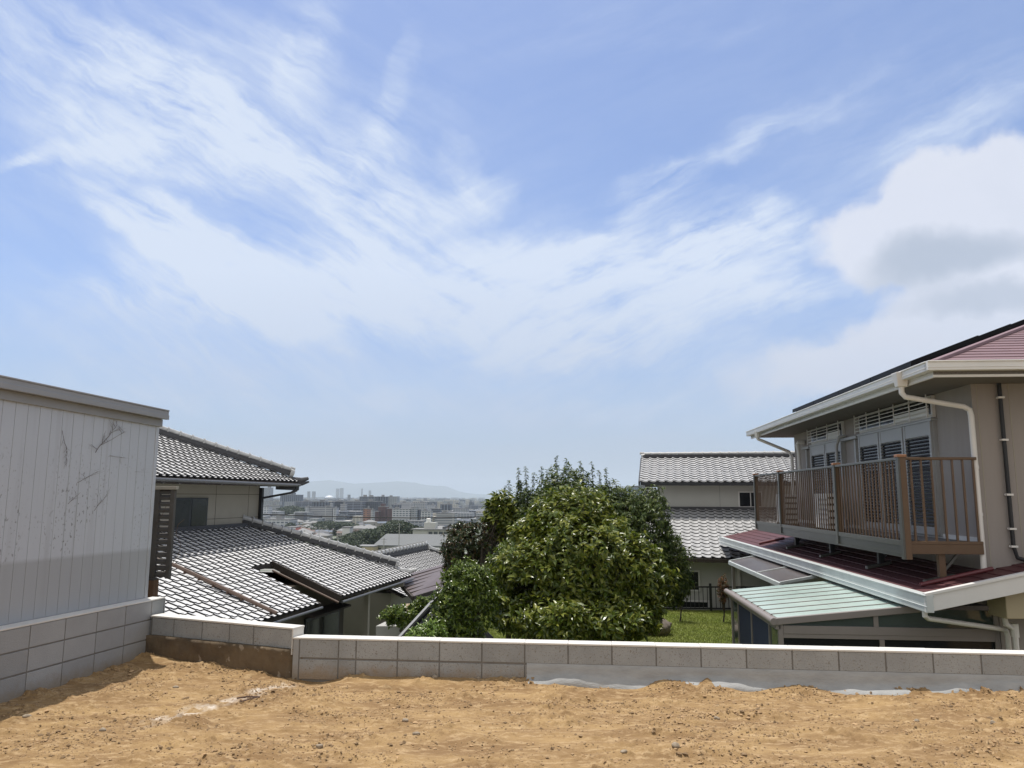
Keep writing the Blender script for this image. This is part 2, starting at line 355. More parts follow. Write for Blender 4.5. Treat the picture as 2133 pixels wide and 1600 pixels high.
# cement footing bulging out at the bottom, from the sixth block on
us=np.linspace(2.175,8.6,260); V=[];F=[]
prof=[(.183,.001),(.17,.010),(.135,.014),(.105,.018),(.082,.026),(.060,.048),(.036,.078),(.0,.108),(-.1,.112)]
for i,u in enumerate(us):
    w=.012*math.sin(u*2.3)+.012*math.sin(u*5.1+1)+.006*math.sin(u*13)
    for j,(z,v) in enumerate(prof):
        k=0 if j<3 else 1
        V.append(tuple(FF(u,v*(1+.25*k*math.sin(u*3.7+j))+.001,z+w*k-.004*k*math.sin(u*31+j*2))))
n=len(prof)
for i in range(len(us)-1):
    for j in range(n-1): F.append((i*n+j,(i+1)*n+j,(i+1)*n+j+1,i*n+j+1))
mb=MB(); mb.add(V,F); mb.build('cement_footing','render_grey',t,smooth=True)
# left wall
t=thing('block_wall','three course grey block wall along the foot of the steel shed','wall',FL(-2,-.06,0))
mb=MB(); mb.box(FL,-6,.0,-.14,-.004,-.6,.585); mb.build('mortar_bed','mortar',t)
JL=[0.0-.005]+[-.21-.4*i for i in range(0,15)]; JL=JL[::-1]
mb=MB()
for z0,z1 in ((.402,.592),(.205,.398),(-.12,.200)): blocks(mb,FL,JL,z0,z1,.12,g=.005)
mb.build('blocks','block_cool',t,bevel=.003)
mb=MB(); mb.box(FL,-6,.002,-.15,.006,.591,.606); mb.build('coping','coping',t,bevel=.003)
mb=MB(); mb.box(FL,.0005,.012,-.145,.004,-.3,.592); mb.build('end_render','block_cool',t)
# middle wall on its old brown base
t=thing('block_wall','short block wall piece standing on an old brown concrete base between the other two walls','wall',FM(.8,-.08,0))
LM=1.655
mb=MB(); mb.box(FM,-.22,LM-.02,-.16,-.006,.2,.43); mb.build('mortar_bed','mortar',t)
mb=MB(); blocks(mb,FM,[-.2,.11,.5,.86,1.17,LM-.015],.25,.432,.12,g=.006); mb.build('blocks','block',t,bevel=.003)
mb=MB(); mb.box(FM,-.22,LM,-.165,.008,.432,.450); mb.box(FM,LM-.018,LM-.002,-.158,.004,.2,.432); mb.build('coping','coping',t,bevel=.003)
# lumpy old base
nu,nz=130,22; V=[];F=[]
for i in range(nu):
    for j in range(nz):
        u=-.24+(LM+.30)*i/(nu-1); z=-.35+.60*j/(nz-1)
        x=vnoise(np.array([u*7.]),np.array([z*9.]),3)[0]; y=vnoise(np.array([u*26.]),np.array([z*26.]),5)[0]
        edge=.012*(vnoise(np.array([u*9.]),np.array([0.]),9)[0]-.3) if j==nz-1 else 0
        rag=0 if u<LM-.02 else -.05*(vnoise(np.array([u*30.]),np.array([z*30.]),2)[0])-.02
        V.append(tuple(FM(u,.018+.02*x+.012*y+rag,z+edge)))
for i in range(nu-1):
    for j in range(nz-1): F.append((i*nz+j,(i+1)*nz+j,(i+1)*nz+j+1,i*nz+j+1))
k=len(V)
for i in range(nu): V.append(tuple(FM(-.24+(LM+.30)*i/(nu-1),-.16,.249)))
for i in range(nu-1): F.append((i*nz+nz-1,(i+1)*nz+nz-1,k+i+1,k+i))
mb=MB(); mb.add(V,F); mb.build('old_base','old_concrete',t,smooth=True)
mb=MB(); mb.box(FM,-.22,LM+.1,-.15,-.02,-2.2,.2); mb.build('footing','old_concrete',t)
# ------------------------------------------------------------------ soil of the lot
def axis(lo,a,b,hi,fine,coarse):
    return np.concatenate([np.arange(lo,a,coarse),np.arange(a,b,fine),np.arange(b,hi+coarse,coarse)])
xs=axis(-6.5,-4.7,5.6,9.5,.013,.4); ys=axis(-6,4.85,8.75,9.2,.011,.3)
X,Y=np.meshgrid(xs,ys,indexing='ij')
def soil_h(X,Y):
    h=.035*(vnoise(X*.9,Y*.9,1)-.5)+.030*(vnoise(X*2.3+5,Y*3.1,2)-.5)
    # flattened patches between crumbly ridges
    m=vnoise(X*3.1+.6*Y,Y*6.5,3); m2=vnoise(X*7.3,Y*12,4); ridge=np.clip((m*.6+m2*.4-.46)*4,0,1)
    rough=.010*(vnoise(X*23,Y*23,5)-.5)+.008*(vnoise(X*47,Y*47,6)-.5)+.004*(vnoise(X*90,Y*90,7)-.5)
    h=h+.026*(m-.5)+ridge*(.014+rough*2.2)+rough*.35
    c=vnoise(X*33+2,Y*33,8); h=h+ridge*np.clip(c-.62,0,1)*.075
    # long track edges
    tr=np.abs(np.sin((Y*2.1-.35*X+.4*vnoise(X*.8,Y*.8,12))*2.2)); h=h-.010*np.exp(-(tr/.08)**2)
    return h
Z=soil_h(X,Y)*.8
d=soil_bound(X,Y)
# soil heaped along the walls, dips where it was dug
dm_=(X+2.018)*FF.b.x+(Y-7.609)*FF.b.y; uf=(X+2.018)*FF.a.x+(Y-7.609)*FF.a.y
heap=.030*np.exp(-(np.clip(d,0,9)/.10)**2)*(vnoise(X*2.2,Y*.1,21)+.2)
Z=Z+heap+np.where(X>0,.018,0)*np.clip(X/2,0,1)
Z=Z+np.where(X>-2.05,.035*np.exp(-(np.clip(dm_,0,9)/.13)**2)*(vnoise(uf*2.9,uf*0,31)-.35)*2*np.clip((uf-1.8)/.6,0,1),0)
Z=Z-.055*np.exp(-((X+1.85)/.24)**2-((Y-7.55)/.14)**2)
Z=Z+.05*np.exp(-((X+3.7)/.35)**2-((Y-8.4)/.35)**2)
# a few boot prints
for k in range(26):
    fx=random.uniform(-4,4.4); fy=random.uniform(5.1,7.0); a=random.uniform(-.5,.5)+ (math.pi/2 if random.random()<.5 else 0)
    ux=(X-fx)*math.cos(a)+(Y-fy)*math.sin(a); uy=-(X-fx)*math.sin(a)+(Y-fy)*math.cos(a)
    q=(ux/.135)**2+(uy/.055)**2; Z=Z-.012*np.exp(-q**2)+.008*np.exp(-((q-1.7)/.5)**2)
Z=np.where(d<-.05,-3.7,Z)
ni,nj=X.shape; idx=np.arange(ni*nj).reshape(ni,nj)
F=np.stack([idx[:-1,:-1],idx[1:,:-1],idx[1:,1:],idx[:-1,1:]],-1).reshape(-1,4)
V=np.stack([X,Y,Z],-1).reshape(-1,3)
ms=bpy.data.materials.new('soil'); ms.use_nodes=True; t_=ms.node_tree; p=t_.nodes['Principled BSDF']; n=t_.nodes.new; l=t_.links.new
p.inputs['Roughness'].default_value=.95; p.inputs['Specular IOR Level'].default_value=.15
tcn=n('ShaderNodeTexCoord')
def nz_(sc,det=6,st=(1,1,1),ro=.6):
    m_=n('ShaderNodeMapping'); l(tcn.outputs['Object'],m_.inputs[0]); m_.inputs['Scale'].default_value=st
    q=n('ShaderNodeTexNoise'); l(m_.outputs[0],q.inputs[0]); q.inputs['Scale'].default_value=sc; q.inputs['Detail'].default_value=det; q.inputs['Roughness'].default_value=ro; return q.outputs[0]
def rg(v,a,b,c=0,d_=1):
    q=n('ShaderNodeMapRange'); l(v,q.inputs[0]); q.inputs[1].default_value=a;q.inputs[2].default_value=b;q.inputs[3].default_value=c;q.inputs[4].default_value=d_; return q.outputs[0]
def mx(f,a,b,bt='MIX'):
    q=n('ShaderNodeMix'); q.data_type='RGBA'; q.blend_type=bt
    if isinstance(f,float): q.inputs[0].default_value=f
    else: l(f,q.inputs[0])
    for i,v in ((6,a),(7,b)):
        if isinstance(v,tuple): q.inputs[i].default_value=(*v,1)
        else: l(v,q.inputs[i])
    return q.outputs[2]
def mm(op,a,b):
    q=n('ShaderNodeMath'); q.operation=op
    for i,v in enumerate((a,b)):
        if isinstance(v,(int,float)): q.inputs[i].default_value=v
        else: l(v,q.inputs[i])
    return q.outputs[0]
c=mx(rg(nz_(1.6,7,(1,2.2,1)),.38,.66),(.225,.14,.068),(.36,.24,.115))
c=mx(rg(nz_(9,6,(1,2.4,1)),.5,.66,0,.7),c,(.47,.335,.19))
c=mx(rg(nz_(60,4),.55,.72,0,.6),c,(.17,.105,.055))
# pale cement residue streak (a spill with its own shape)
sx=n('ShaderNodeSeparateXYZ'); l(tcn.outputs['Object'],sx.inputs[0])
def strk(x0,y0,x1,y1,w):
    L_=math.hypot(x1-x0,y1-y0); ux,uy=(x1-x0)/L_,(y1-y0)/L_
    al=mm('ADD',mm('MULTIPLY',mm('SUBTRACT',sx.outputs[0],x0),ux),mm('MULTIPLY',mm('SUBTRACT',sx.outputs[1],y0),uy))
    pe=mm('ADD',mm('MULTIPLY',mm('SUBTRACT',sx.outputs[0],x0),-uy),mm('MULTIPLY',mm('SUBTRACT',sx.outputs[1],y0),ux))
    A_=mm('MULTIPLY',rg(al,-.1,.08),rg(al,L_+.08,L_-.12)); B_=rg(mm('ABSOLUTE',pe,0),w,w*.35)
    return mm('MULTIPLY',A_,B_)
pa=at(365,1512,6.0); 
k1=strk(-2.72,6.02,-2.02,7.35,.14)
k1=mm('MULTIPLY',k1,rg(nz_(7,7),.42,.62,0,.62))
c=mx(k1,c,(.70,.66,.60))
l(c,p.inputs['Base Color'])
b_=n('ShaderNodeBump'); b_.inputs['Strength'].default_value=.7; b_.inputs['Distance'].default_value=.012; l(nz_(95,6),b_.inputs['Height']); l(b_.outputs[0],p.inputs['Normal'])
o=npmesh('soil_ground',V,F,ms,smooth=True); tag(o,None,None,kind='structure')
# crumbs and small clods: uncountable
def rocks(cnt,pos,size,flat=.6,seed=1):
    r=np.random.default_rng(seed)
    base=np.array([(1,0,0),(-1,0,0),(0,1,0),(0,-1,0),(0,0,1),(0,0,-1)],float)
    tri=np.array([(0,2,4),(2,1,4),(1,3,4),(3,0,4),(2,0,5),(1,2,5),(3,1,5),(0,3,5)])
    Vv=base[None]*size[:,None,None]*r.uniform(.6,1.3,(cnt,6,1))*np.array([1,1,flat]); ang=r.uniform(0,6.28,cnt)
    ca,sa=np.cos(ang)[:,None],np.sin(ang)[:,None]; x=Vv[...,0]*ca-Vv[...,1]*sa; y=Vv[...,0]*sa+Vv[...,1]*ca; Vv=np.stack([x,y,Vv[...,2]],-1)+r.uniform(-.2,.2,(cnt,6,3))*size[:,None,None]
    Vv=Vv+pos[:,None,:]; Fv=(tri[None]+(np.arange(cnt)*6)[:,None,None]).reshape(-1,3); return Vv.reshape(-1,3),Fv
NC=42000
px_=rng.uniform(-4.6,5.4,NC*2); py_=rng.uniform(4.9,8.6,NC*2)
keep=(vnoise(px_*1.9+.6*py_,py_*3.3,33)*.55+vnoise(px_*6,py_*9,34)*.45+rng.uniform(-.22,.22,NC*2)>.53)&(soil_bound(px_,py_)>.03)
px_,py_=px_[keep][:NC],py_[keep][:NC]
ix=np.clip(np.searchsorted(xs,px_),0,ni-1); iy=np.clip(np.searchsorted(ys,py_),0,nj-1); pz_=Z[ix,iy]
sz=np.clip(rng.lognormal(math.log(.0050),.55,len(px_)),.0022,.022)
Vr,Fr_=rocks(len(px_),np.stack([px_,py_,pz_+sz*.25],-1),sz)
o=npmesh('soil_clods',Vr,Fr_,'clod'); tag(o,'dry brown clods and crumbs strewn over the bare soil','clods',kind='stuff')
# larger stones one can point at
STN=[(1406,1565+0,5.25,.045,'dark rounded stone alone on the smooth soil right of centre'),(868,1530,5.6,.04,'grey angular stone lying left of centre in the soil'),
(844,1498,5.95,.04,'pale flat stone chip in the middle of the soil'),(906,1416,7.2,.045,'tan stone touching the soil edge under the front wall'),(998,1418,7.15,.035,'small pale stone against the foot of the front wall'),
(55,1494,5.9,.05,'pale stone at the edge of the shed shadow'),(366,1430,6.9,.035,'grey stone in the soil corner left of the cement streak'),(215,1521,5.6,.04,'dark stone in a clod patch at lower left'),
(1494,1497,5.9,.035,'light stone left of the smooth patch at right'),(1908,1500,5.9,.03,'white stone chip at right of the lot'),(2068,1508,5.8,.035,'brown stone near the right edge of the soil'),(665,1553,5.4,.045,'pale tan stone low down left of centre'),(1300,1573,5.25,.035,'white stone low down right of centre')]
def stone(name,pos,size,label,matk,seed,flat=.65,grp=None,cat='stone'):
    r=np.random.default_rng(seed); mb=MB(); n1,n2=(18,26) if size>.2 else (9,14); V=[];F=[]
    for i in range(n1+1):
        for j in range(n2):
            th=math.pi*i/n1; ph=2*math.pi*j/n2; d3=Vector((math.sin(th)*math.cos(ph),math.sin(th)*math.sin(ph)*.7,math.cos(th)*flat))
            A=lambda a_,b_,k_: vnoise(np.array([a_+20.]),np.array([b_+20.]),seed+k_)[0]-.5; w=1+.5*(A(d3.x*1.6,d3.y*1.6,0)+A(d3.y*1.9,d3.z*2.2,1)+A(d3.z*2.2,d3.x*1.6,2))+.16*(A(d3.x*6,d3.z*6,3)+A(d3.y*6,d3.z*5,4))
            V.append(tuple(Vector(pos)+d3*size*w))
    for i in range(n1):
        for j in range(n2): F.append((i*n2+j,(i+1)*n2+j,(i+1)*n2+(j+1)%n2,i*n2+(j+1)%n2))
    mb.add(V,F); o=mb.build(name,matk,None,smooth=True); return tag(o,label,cat,grp)
for i,(x,y,yy,s_,lb) in enumerate(STN):
    dd=fwd+rt*((x-1066.5)/1600)-up*((y-800)/1600); q=Vector((0,0,CH))+dd*((CH-.02)/-dd.z)
    hz=Z[min(np.searchsorted(xs,q.x),ni-1),min(np.searchsorted(ys,q.y),nj-1)]
    stone('stone',(q.x,q.y,hz+s_*.15),s_*.62,lb,'stone',i+3,.6,'loose stones on the soil')
q0=Vector((-2.23,6.62,0)); hz=Z[np.searchsorted(xs,q0.x),np.searchsorted(ys,q0.y)]
mb=MB(); mb.tube([(-2.28,6.70,hz+.012),(-2.20,6.72,hz+.02),(-2.10,6.74,hz+.012)],.007,6); mb.tube([(-2.10,6.74,hz+.014),(-2.16,6.68,hz+.012),(-2.22,6.60,hz+.008)],.005,6)
tag(mb.build('bent_rod','rust'),'rusty bent rod lying on the pale cement streak','rod')
# ------------------------------------------------------------------ steel shed at left
t=thing('steel_shed','grey steel storage shed with ribbed side standing behind the left block wall','shed',FL(-3,-1.2,-.3))
sv=-.15; u0,u1=-6,-.09
def ztop(u): return 2.57-.0215*(u+.1)
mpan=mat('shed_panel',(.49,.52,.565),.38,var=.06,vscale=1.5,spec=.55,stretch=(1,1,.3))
tt=mpan.node_tree; pn=tt.nodes['Principled BSDF']; src=pn.inputs['Base Color'].links[0].from_socket
nn=tt.nodes.new; ll=tt.links.new
tco=nn('ShaderNodeTexCoord'); sxx=nn('ShaderNodeSeparateXYZ'); ll(tco.outputs['Object'],sxx.inputs[0])
def MR(v,a,b,c=0,d=1):
    q=nn('ShaderNodeMapRange'); ll(v,q.inputs[0]); q.inputs[1].default_value=a;q.inputs[2].default_value=b;q.inputs[3].default_value=c;q.inputs[4].default_value=d; return q.outputs[0]
def MX(f,a,b,bt='MIX'):
    q=nn('ShaderNodeMix'); q.data_type='RGBA'; q.blend_type=bt
    ll(f,q.inputs[0]) if not isinstance(f,float) else setattr(q.inputs[0],'default_value',f)
    for i,v in ((6,a),(7,b)):
        if isinstance(v,tuple): q.inputs[i].default_value=(*v,1)
        else: ll(v,q.inputs[i])
    return q.outputs[2]
def NZ(sc,det=4,st=(1,1,1)):
    m_=nn('ShaderNodeMapping'); ll(tco.outputs['Object'],m_.inputs[0]); m_.inputs['Scale'].default_value=st
    q=nn('ShaderNodeTexNoise'); ll(m_.outputs[0],q.inputs[0]); q.inputs['Scale'].default_value=sc; q.inputs['Detail'].default_value=det; return q.outputs[0]
# lower band below a level line is darker, with a dirty splash zone above it
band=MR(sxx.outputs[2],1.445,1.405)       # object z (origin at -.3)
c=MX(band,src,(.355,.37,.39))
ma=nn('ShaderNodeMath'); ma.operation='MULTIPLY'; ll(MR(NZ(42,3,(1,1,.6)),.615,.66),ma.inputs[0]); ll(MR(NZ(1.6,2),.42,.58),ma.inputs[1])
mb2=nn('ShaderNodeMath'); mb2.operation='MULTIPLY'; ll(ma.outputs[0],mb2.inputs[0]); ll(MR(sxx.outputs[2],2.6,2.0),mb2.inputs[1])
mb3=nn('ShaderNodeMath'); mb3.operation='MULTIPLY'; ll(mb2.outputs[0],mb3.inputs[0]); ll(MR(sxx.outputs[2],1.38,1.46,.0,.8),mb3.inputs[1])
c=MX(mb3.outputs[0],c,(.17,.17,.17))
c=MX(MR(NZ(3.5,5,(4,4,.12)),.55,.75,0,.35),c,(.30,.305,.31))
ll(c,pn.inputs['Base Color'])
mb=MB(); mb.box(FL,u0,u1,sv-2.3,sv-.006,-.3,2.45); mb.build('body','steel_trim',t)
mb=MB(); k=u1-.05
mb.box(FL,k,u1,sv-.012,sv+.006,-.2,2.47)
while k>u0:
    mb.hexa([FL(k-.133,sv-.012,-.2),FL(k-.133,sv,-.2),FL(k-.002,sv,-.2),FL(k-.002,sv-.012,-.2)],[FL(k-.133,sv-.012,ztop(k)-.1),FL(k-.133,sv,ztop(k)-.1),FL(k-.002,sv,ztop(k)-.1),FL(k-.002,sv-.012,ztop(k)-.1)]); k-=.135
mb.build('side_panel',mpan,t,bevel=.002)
mb=MB(); mb.box(FL,u0,u1+.002,sv-.015,sv+.004,.598,.614); mb.build('sill_rail','steel_trim',t)
mb=MB()
def eave(mb,v0,v1,za,zb,ua=u0,ub=u1+.02):
    mb.hexa([FL(ua,v0,ztop(ua)+za),FL(ua,v1,ztop(ua)+za),FL(ub,v1,ztop(ub)+za),FL(ub,v0,ztop(ub)+za)],[FL(ua,v0,ztop(ua)+zb),FL(ua,v1,ztop(ua)+zb),FL(ub,v1,ztop(ub)+zb),FL(ub,v0,ztop(ub)+zb)])
eave(mb,sv-.01,sv+.03,-.11,-.025); mb.build('top_rail','steel_trim',t,bevel=.003)
mb=MB(); eave(mb,sv-2.4,sv+.10,-.022,.062); eave(mb,sv+.06,sv+.108,-.03,.02); eave(mb,sv-2.4,sv+.108,.062,.078); mb.build('roof','steel_trim',t,bevel=.004)
# dead creeper on the shed
mb=MB()
def twig(pts,r):
    P=[FL(u,sv+.010+random.uniform(0,.008),z) for u,z in pts]; mb.tube(P,[.7*r*(1-.6*i/len(P)) for i in range(len(P))],5)
def creep(u,z,du,dz,n,r,dep=0):
    pts=[(u,z)]
    for i in range(n):
        u+=du+random.uniform(-.35,.35)*abs(dz); z+=dz+random.uniform(-.2,.2)*abs(dz); z=min(z,2.46); pts.append((u,z))
        if dep<2 and random.random()<.75: creep(u,z,du*random.uniform(-.6,1.3)+random.uniform(-.012,.012),dz*random.uniform(.4,.9),3,r*.6,dep+1)
    twig(pts,r)
creep(-1.05,2.12,.03,.035,9,.0045); creep(-.98,2.2,.045,.022,7,.003); creep(-1.5,2.3,.012,-.035,7,.003); creep(-1.25,1.82,.03,.015,6,.003); creep(-1.35,1.62,.03,.02,5,.0025); creep(-1.0,1.55,.03,.03,5,.0025); creep(-.85,2.1,.03,-.002,6,.0025); creep(-.45,1.95,.02,.0,4,.002)
tag(mb.build('dead_creeper','twig_dry'),'dried creeper stems clinging high on the ribbed shed side','creeper')
# louvred trellis and old planter between shed and house
Yt=9.35
def Q(x,y,Y=Yt): return at(x,y,Y)
TF=Fr((Q(329,1030).x,Yt,0),92)  # u to the right, v toward camera
t=thing('trellis','weathered brown louvred trellis with two posts beside the end of the shed','trellis',TF(0,0,-.2))
zt=Q(329,1020).z; zb=Q(340,1205).z
mb=MB(); mb.box(TF,-.032,.032,-.03,.03,zb-.25,zt+.0); mb.build('post','trellis',t,bevel=.003)
mb=MB(); mb.box(TF,.165,.215,-.03,.03,zb,zt); mb.build('post','trellis',t,bevel=.003)
mb=MB(); mb.box(TF,-.42,.235,-.04,.04,zt,zt+.04); mb.build('top_rail','wall_tan',t,bevel=.003)
mb=MB(); z=zb+.02; i=0
while z<zt-.03:
    mb.hexa([TF(-.45,.02,z),TF(.19,.02,z),TF(.19,-.02,z+.03),TF(-.45,-.02,z+.03)],[TF(-.45,.02,z+.03),TF(.19,.02,z+.03),TF(.19,-.02,z+.06),TF(-.45,-.02,z+.06)]); z+=.075
mb.build('slats','trellis',t)
t=thing('planter','rotting reed clad planter box at the foot of the trellis','planter',TF(-.02,.08,.1))
mb=MB(); mb.box(TF,-.16,.10,.03,.16,.3,.72); mb.build('reed_wrap','rust_wood',t,bevel=.004)
mb=MB(); mb.box(TF,-.155,.095,.035,.155,.715,.732); mb.build('soil_fill','dark_wood',t)
mb=MB()
for k in range(9):
    a=random.uniform(-.13,.07); mb.tube([TF(a,.1,.7),TF(a+random.uniform(-.08,.08),.1,.8),TF(a+random.uniform(-.15,.2),.11,.86+random.uniform(-.05,.1))],.003,4)
mb.tube([TF(.08,.08,.74),TF(.2,.06,.82),TF(.32,.05,1.0),TF(.34,.04,1.12),TF(.27,.04,1.26),TF(.29,.04,1.36),TF(.36,.04,1.42)],.003,5)
mb.tube([TF(-.1,.08,.74),TF(0,.06,.95),TF(-.14,.05,1.2),TF(.08,.04,1.45),TF(.14,.04,1.6)],.003,5)
tag(mb.build('dead_vine','twig_dry'),'dry vine stems curling from the reed planter up the trellis','vine')
# ------------------------------------------------------------------ tiled roofs
def tiles(mb,P,u_lo,u_hi,rng_fn,w=.265,ex=.222,ns=8,rollh=.030,step=.024,m=0,seed=0):
    """P(u,d,h) -> world point; rng_fn(u,uc)-> list of (d0,d1); d runs down the slope"""
    nu=int((u_hi-u_lo)/w*ns)+1; rs=random.Random(seed)
    def prof(u):
        q=((u-u_lo)/w)%1.
        return rollh*(1-(q/.40)**2)*1.0 if q<.40 else -.42*rollh*math.sin(math.pi*(q-.40)/.60)
    vs=mb.v; fs=mb.f
    jit={}
    for i in range(nu):
        ua=u_lo+i*w/ns; ub=min(ua+w/ns,u_hi); uc=(ua+ub)/2
        A=rng_fn(ua,uc); B=rng_fn(ub,uc); cix=int((uc-u_lo)/w)
        pa,pb=prof(ua+1e-6),prof(ub-1e-6); lap=(i%ns==0)
        for (a0,a1),(b0,b1) in zip(A,B):
            r0=int(math.floor(min(a0,b0)/ex)); r1=int(math.ceil(max(a1,b1)/ex))
            for r in range(r0,r1):
                j=jit.setdefault((cix,r),rs.uniform(-.003,.003)); j2=jit.setdefault((cix,r+1),rs.uniform(-.003,.003))
                d0,d1=r*ex,(r+1)*ex
                ca0,ca1=min(max(d0,a0),a1),min(max(d1,a0),a1); cb0,cb1=min(max(d0,b0),b1),min(max(d1,b0),b1)
                if ca1-ca0<1e-4 and cb1-cb0<1e-4: continue
                f=lambda dd:(dd-d0)/ex*step
                k=len(vs)
                vs+= [tuple(P(ua,ca0,pa+f(ca0)+j)),tuple(P(ub,cb0,pb+f(cb0)+j)),tuple(P(ub,cb1,pb+f(cb1)+j)),tuple(P(ua,ca1,pa+f(ca1)+j))]; fs.append((k,k+3,k+2,k+1)); mb.m.append(m)
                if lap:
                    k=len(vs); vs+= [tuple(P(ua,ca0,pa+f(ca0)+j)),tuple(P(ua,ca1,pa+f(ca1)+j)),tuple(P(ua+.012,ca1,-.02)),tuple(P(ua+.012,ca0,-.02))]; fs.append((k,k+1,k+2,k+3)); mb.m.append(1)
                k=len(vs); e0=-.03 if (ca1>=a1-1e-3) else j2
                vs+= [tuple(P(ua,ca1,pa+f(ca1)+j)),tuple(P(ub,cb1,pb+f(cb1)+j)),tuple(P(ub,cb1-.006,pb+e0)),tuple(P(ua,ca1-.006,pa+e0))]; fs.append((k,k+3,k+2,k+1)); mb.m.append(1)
def ridge(parent,p,q,h=.16,w=.16,r=.075,sp=.3,cap=True,name='ridge'):
    p=Vector(p);q=Vector(q); L=(q-p).length; d=(q-p)/L
    mb=MB(); o=Vector((0,0,h/2))
    for k in range(3):
        z=Vector((0,0,h*k/3+h/6)); mb.bar(p+z,q+z,w+.03*(k%2),h/3-.006,0)
    rd=mb.build(name,'ridge_dark',parent)
    mb=MB(); top=Vector((0,0,h+.045)); n=max(1,int(L/sp)); 
    for k in range(n):
        a=p+d*(L*k/n)+top; b=p+d*(L*(k+1)/n)+top
        mb.tube([a,a+(b-a)*.12,a+(b-a)*.13,b-(b-a)*.02],[r*1.35,r*1.3,r*.98,r*.92],9)
    if cap:
        e=q+Vector((0,0,h*.65)); mb.tube([e-d*.05,e+d*.07],[h*.85,h*.8],10)
        mb.tube([e+Vector((0,0,h*.9))-d*.03,e+Vector((0,0,h*.95))+d*.12],[.05,.045],8)
    mb.build('cap_tiles','ridge_tile',rd,smooth='auto')
    return rd
# ---- left house
HL=Fr((-8.031,23.433,0),11.5)
t=thing('tiled_house','two storey house with silver tiled hip roofs and tan walls beyond the shed','house',HL(-4,-4,-3.5))
house_l=t
SL=.42; ZF=.775                          # lower roof
ZE=2.10; SU=.43                          # upper roof
mb=MB(); mb.box(HL,-9.5,.82,-7,0,-3.5,2.35)
mb.build('wall','wall_tan',t)
# panel joints of the siding
mb=MB()
for z in (1.745,1.06): mb.box(HL,-9,.815,0,.004,z-.006,z+.006)
for u in (-1.55,.18): mb.box(HL,u-.006,u+.006,0,.004,.7,2.2)
each(mb,'siding_joint','dark_wood',t)
mb=MB(); mb.box(HL,.78,.90,-.02,.10,-3,1.95); mb.build('corner_pipe','dark_frame',t)
# window
wn=MB(); wn.box(HL,-3.52,-1.97,-.02,.035,.80,1.645); w0=wn.build('window','dark_frame',t)
mb=MB(); mb.box(HL,-3.46,-2.80,.03,.042,.86,1.60); mb.build('pane','glass_grey',w0); mb=MB(); mb.box(HL,-2.70,-2.02,.03,.042,.86,1.60); mb.build('pane','glass_dark',w0)
mb=MB(); mb.box(HL,-3.6,-1.9,.0,.07,.755,.80); mb.build('sill','wall_tan',w0)
# upper roof (near slope faces right)
K=(1.72,.90)
def PU(u,d,h): return HL(u,.90-3.6+d,ZE+.08+SU*(3.6-d)+h)
mb=MB(); tiles(mb,PU,-8.0,1.72,lambda u,uc:[(max(0,3.6-(1.72-u)),3.6)],seed=1)
rf=mb.build('upper_roof',['tile','tile_gap_shade'],t,smooth='auto')
mb=MB(); mb.hexa([HL(-9,-2.7,ZE+SU*3.6-.03),HL(-1.88,-2.7,ZE+SU*3.6-.03),HL(1.68,.86,ZE-.03),HL(-9,.86,ZE-.03)],[HL(-9,-2.7,ZE+SU*3.6+.04),HL(-1.88,-2.7,ZE+SU*3.6+.04),HL(1.68,.86,ZE+.04),HL(-9,.86,ZE+.04)])
mb.hexa([HL(-1.88,-2.7,ZE+SU*3.6-.03),HL(-1.88,-6,ZE+SU*3.6-.03),HL(1.68,-6,ZE-.03),HL(1.68,.86,ZE-.03)],[HL(-1.88,-2.7,ZE+SU*3.6+.04),HL(-1.88,-6,ZE+SU*3.6+.04),HL(1.68,-6,ZE+.04),HL(1.68,.86,ZE+.04)])
mb.box(HL,-9,1.6,.0,.84,ZE-.10,ZE-.03); mb.box(HL,.82,1.6,-6,0.0,ZE-.10,ZE-.03); mb.build('roof_deck','dark_wood',rf)
ridge(rf,HL(-1.88,-2.70,ZE+SU*3.6+.06),HL(1.50,.68,ZE+.22),h=.17,sp=.34)
mb=MB(); mb.tube([HL(1.45,.62,ZE+.12),HL(1.75,.93,ZE+.10),HL(1.9,1.08,ZE+.17)],[.10,.09,.05],8); mb.tube([HL(1.4,.6,ZE+.0),HL(1.75,.95,ZE-.01),HL(1.92,1.1,ZE+.06)],[.07,.06,.03],8); mb.bar(HL(1.1,.4,ZE-.12),HL(1.62,.9,ZE-.14),.1,.16); mb.build('corner_tiles','ridge_dark',rf)
mb=MB(); mb.tube([HL(-8,1.0,ZE-.02),HL(1.5,1.0,ZE-.06)],.042,8); 
mb.build('gutter','gutter_dark',t,smooth='auto')
mb=MB(); mb.tube([HL(1.35,.98,ZE-.05),HL(1.35,.95,ZE-.22),HL(1.2,.85,ZE-.3),HL(.86,.1,ZE-.46),HL(.86,.08,ZE-.6)],[.07,.06,.035,.035,.035],8)
mb.build('downpipe','dark_frame',t); mb=MB()
for k in np.arange(-7.6,1.4,.6): mb.tube([HL(k,1.0,ZE-.06),HL(k,.95,ZE-.12),HL(k,.85,ZE-.08)],.008,4)
each(mb,'gutter_bracket','dark_frame',t)
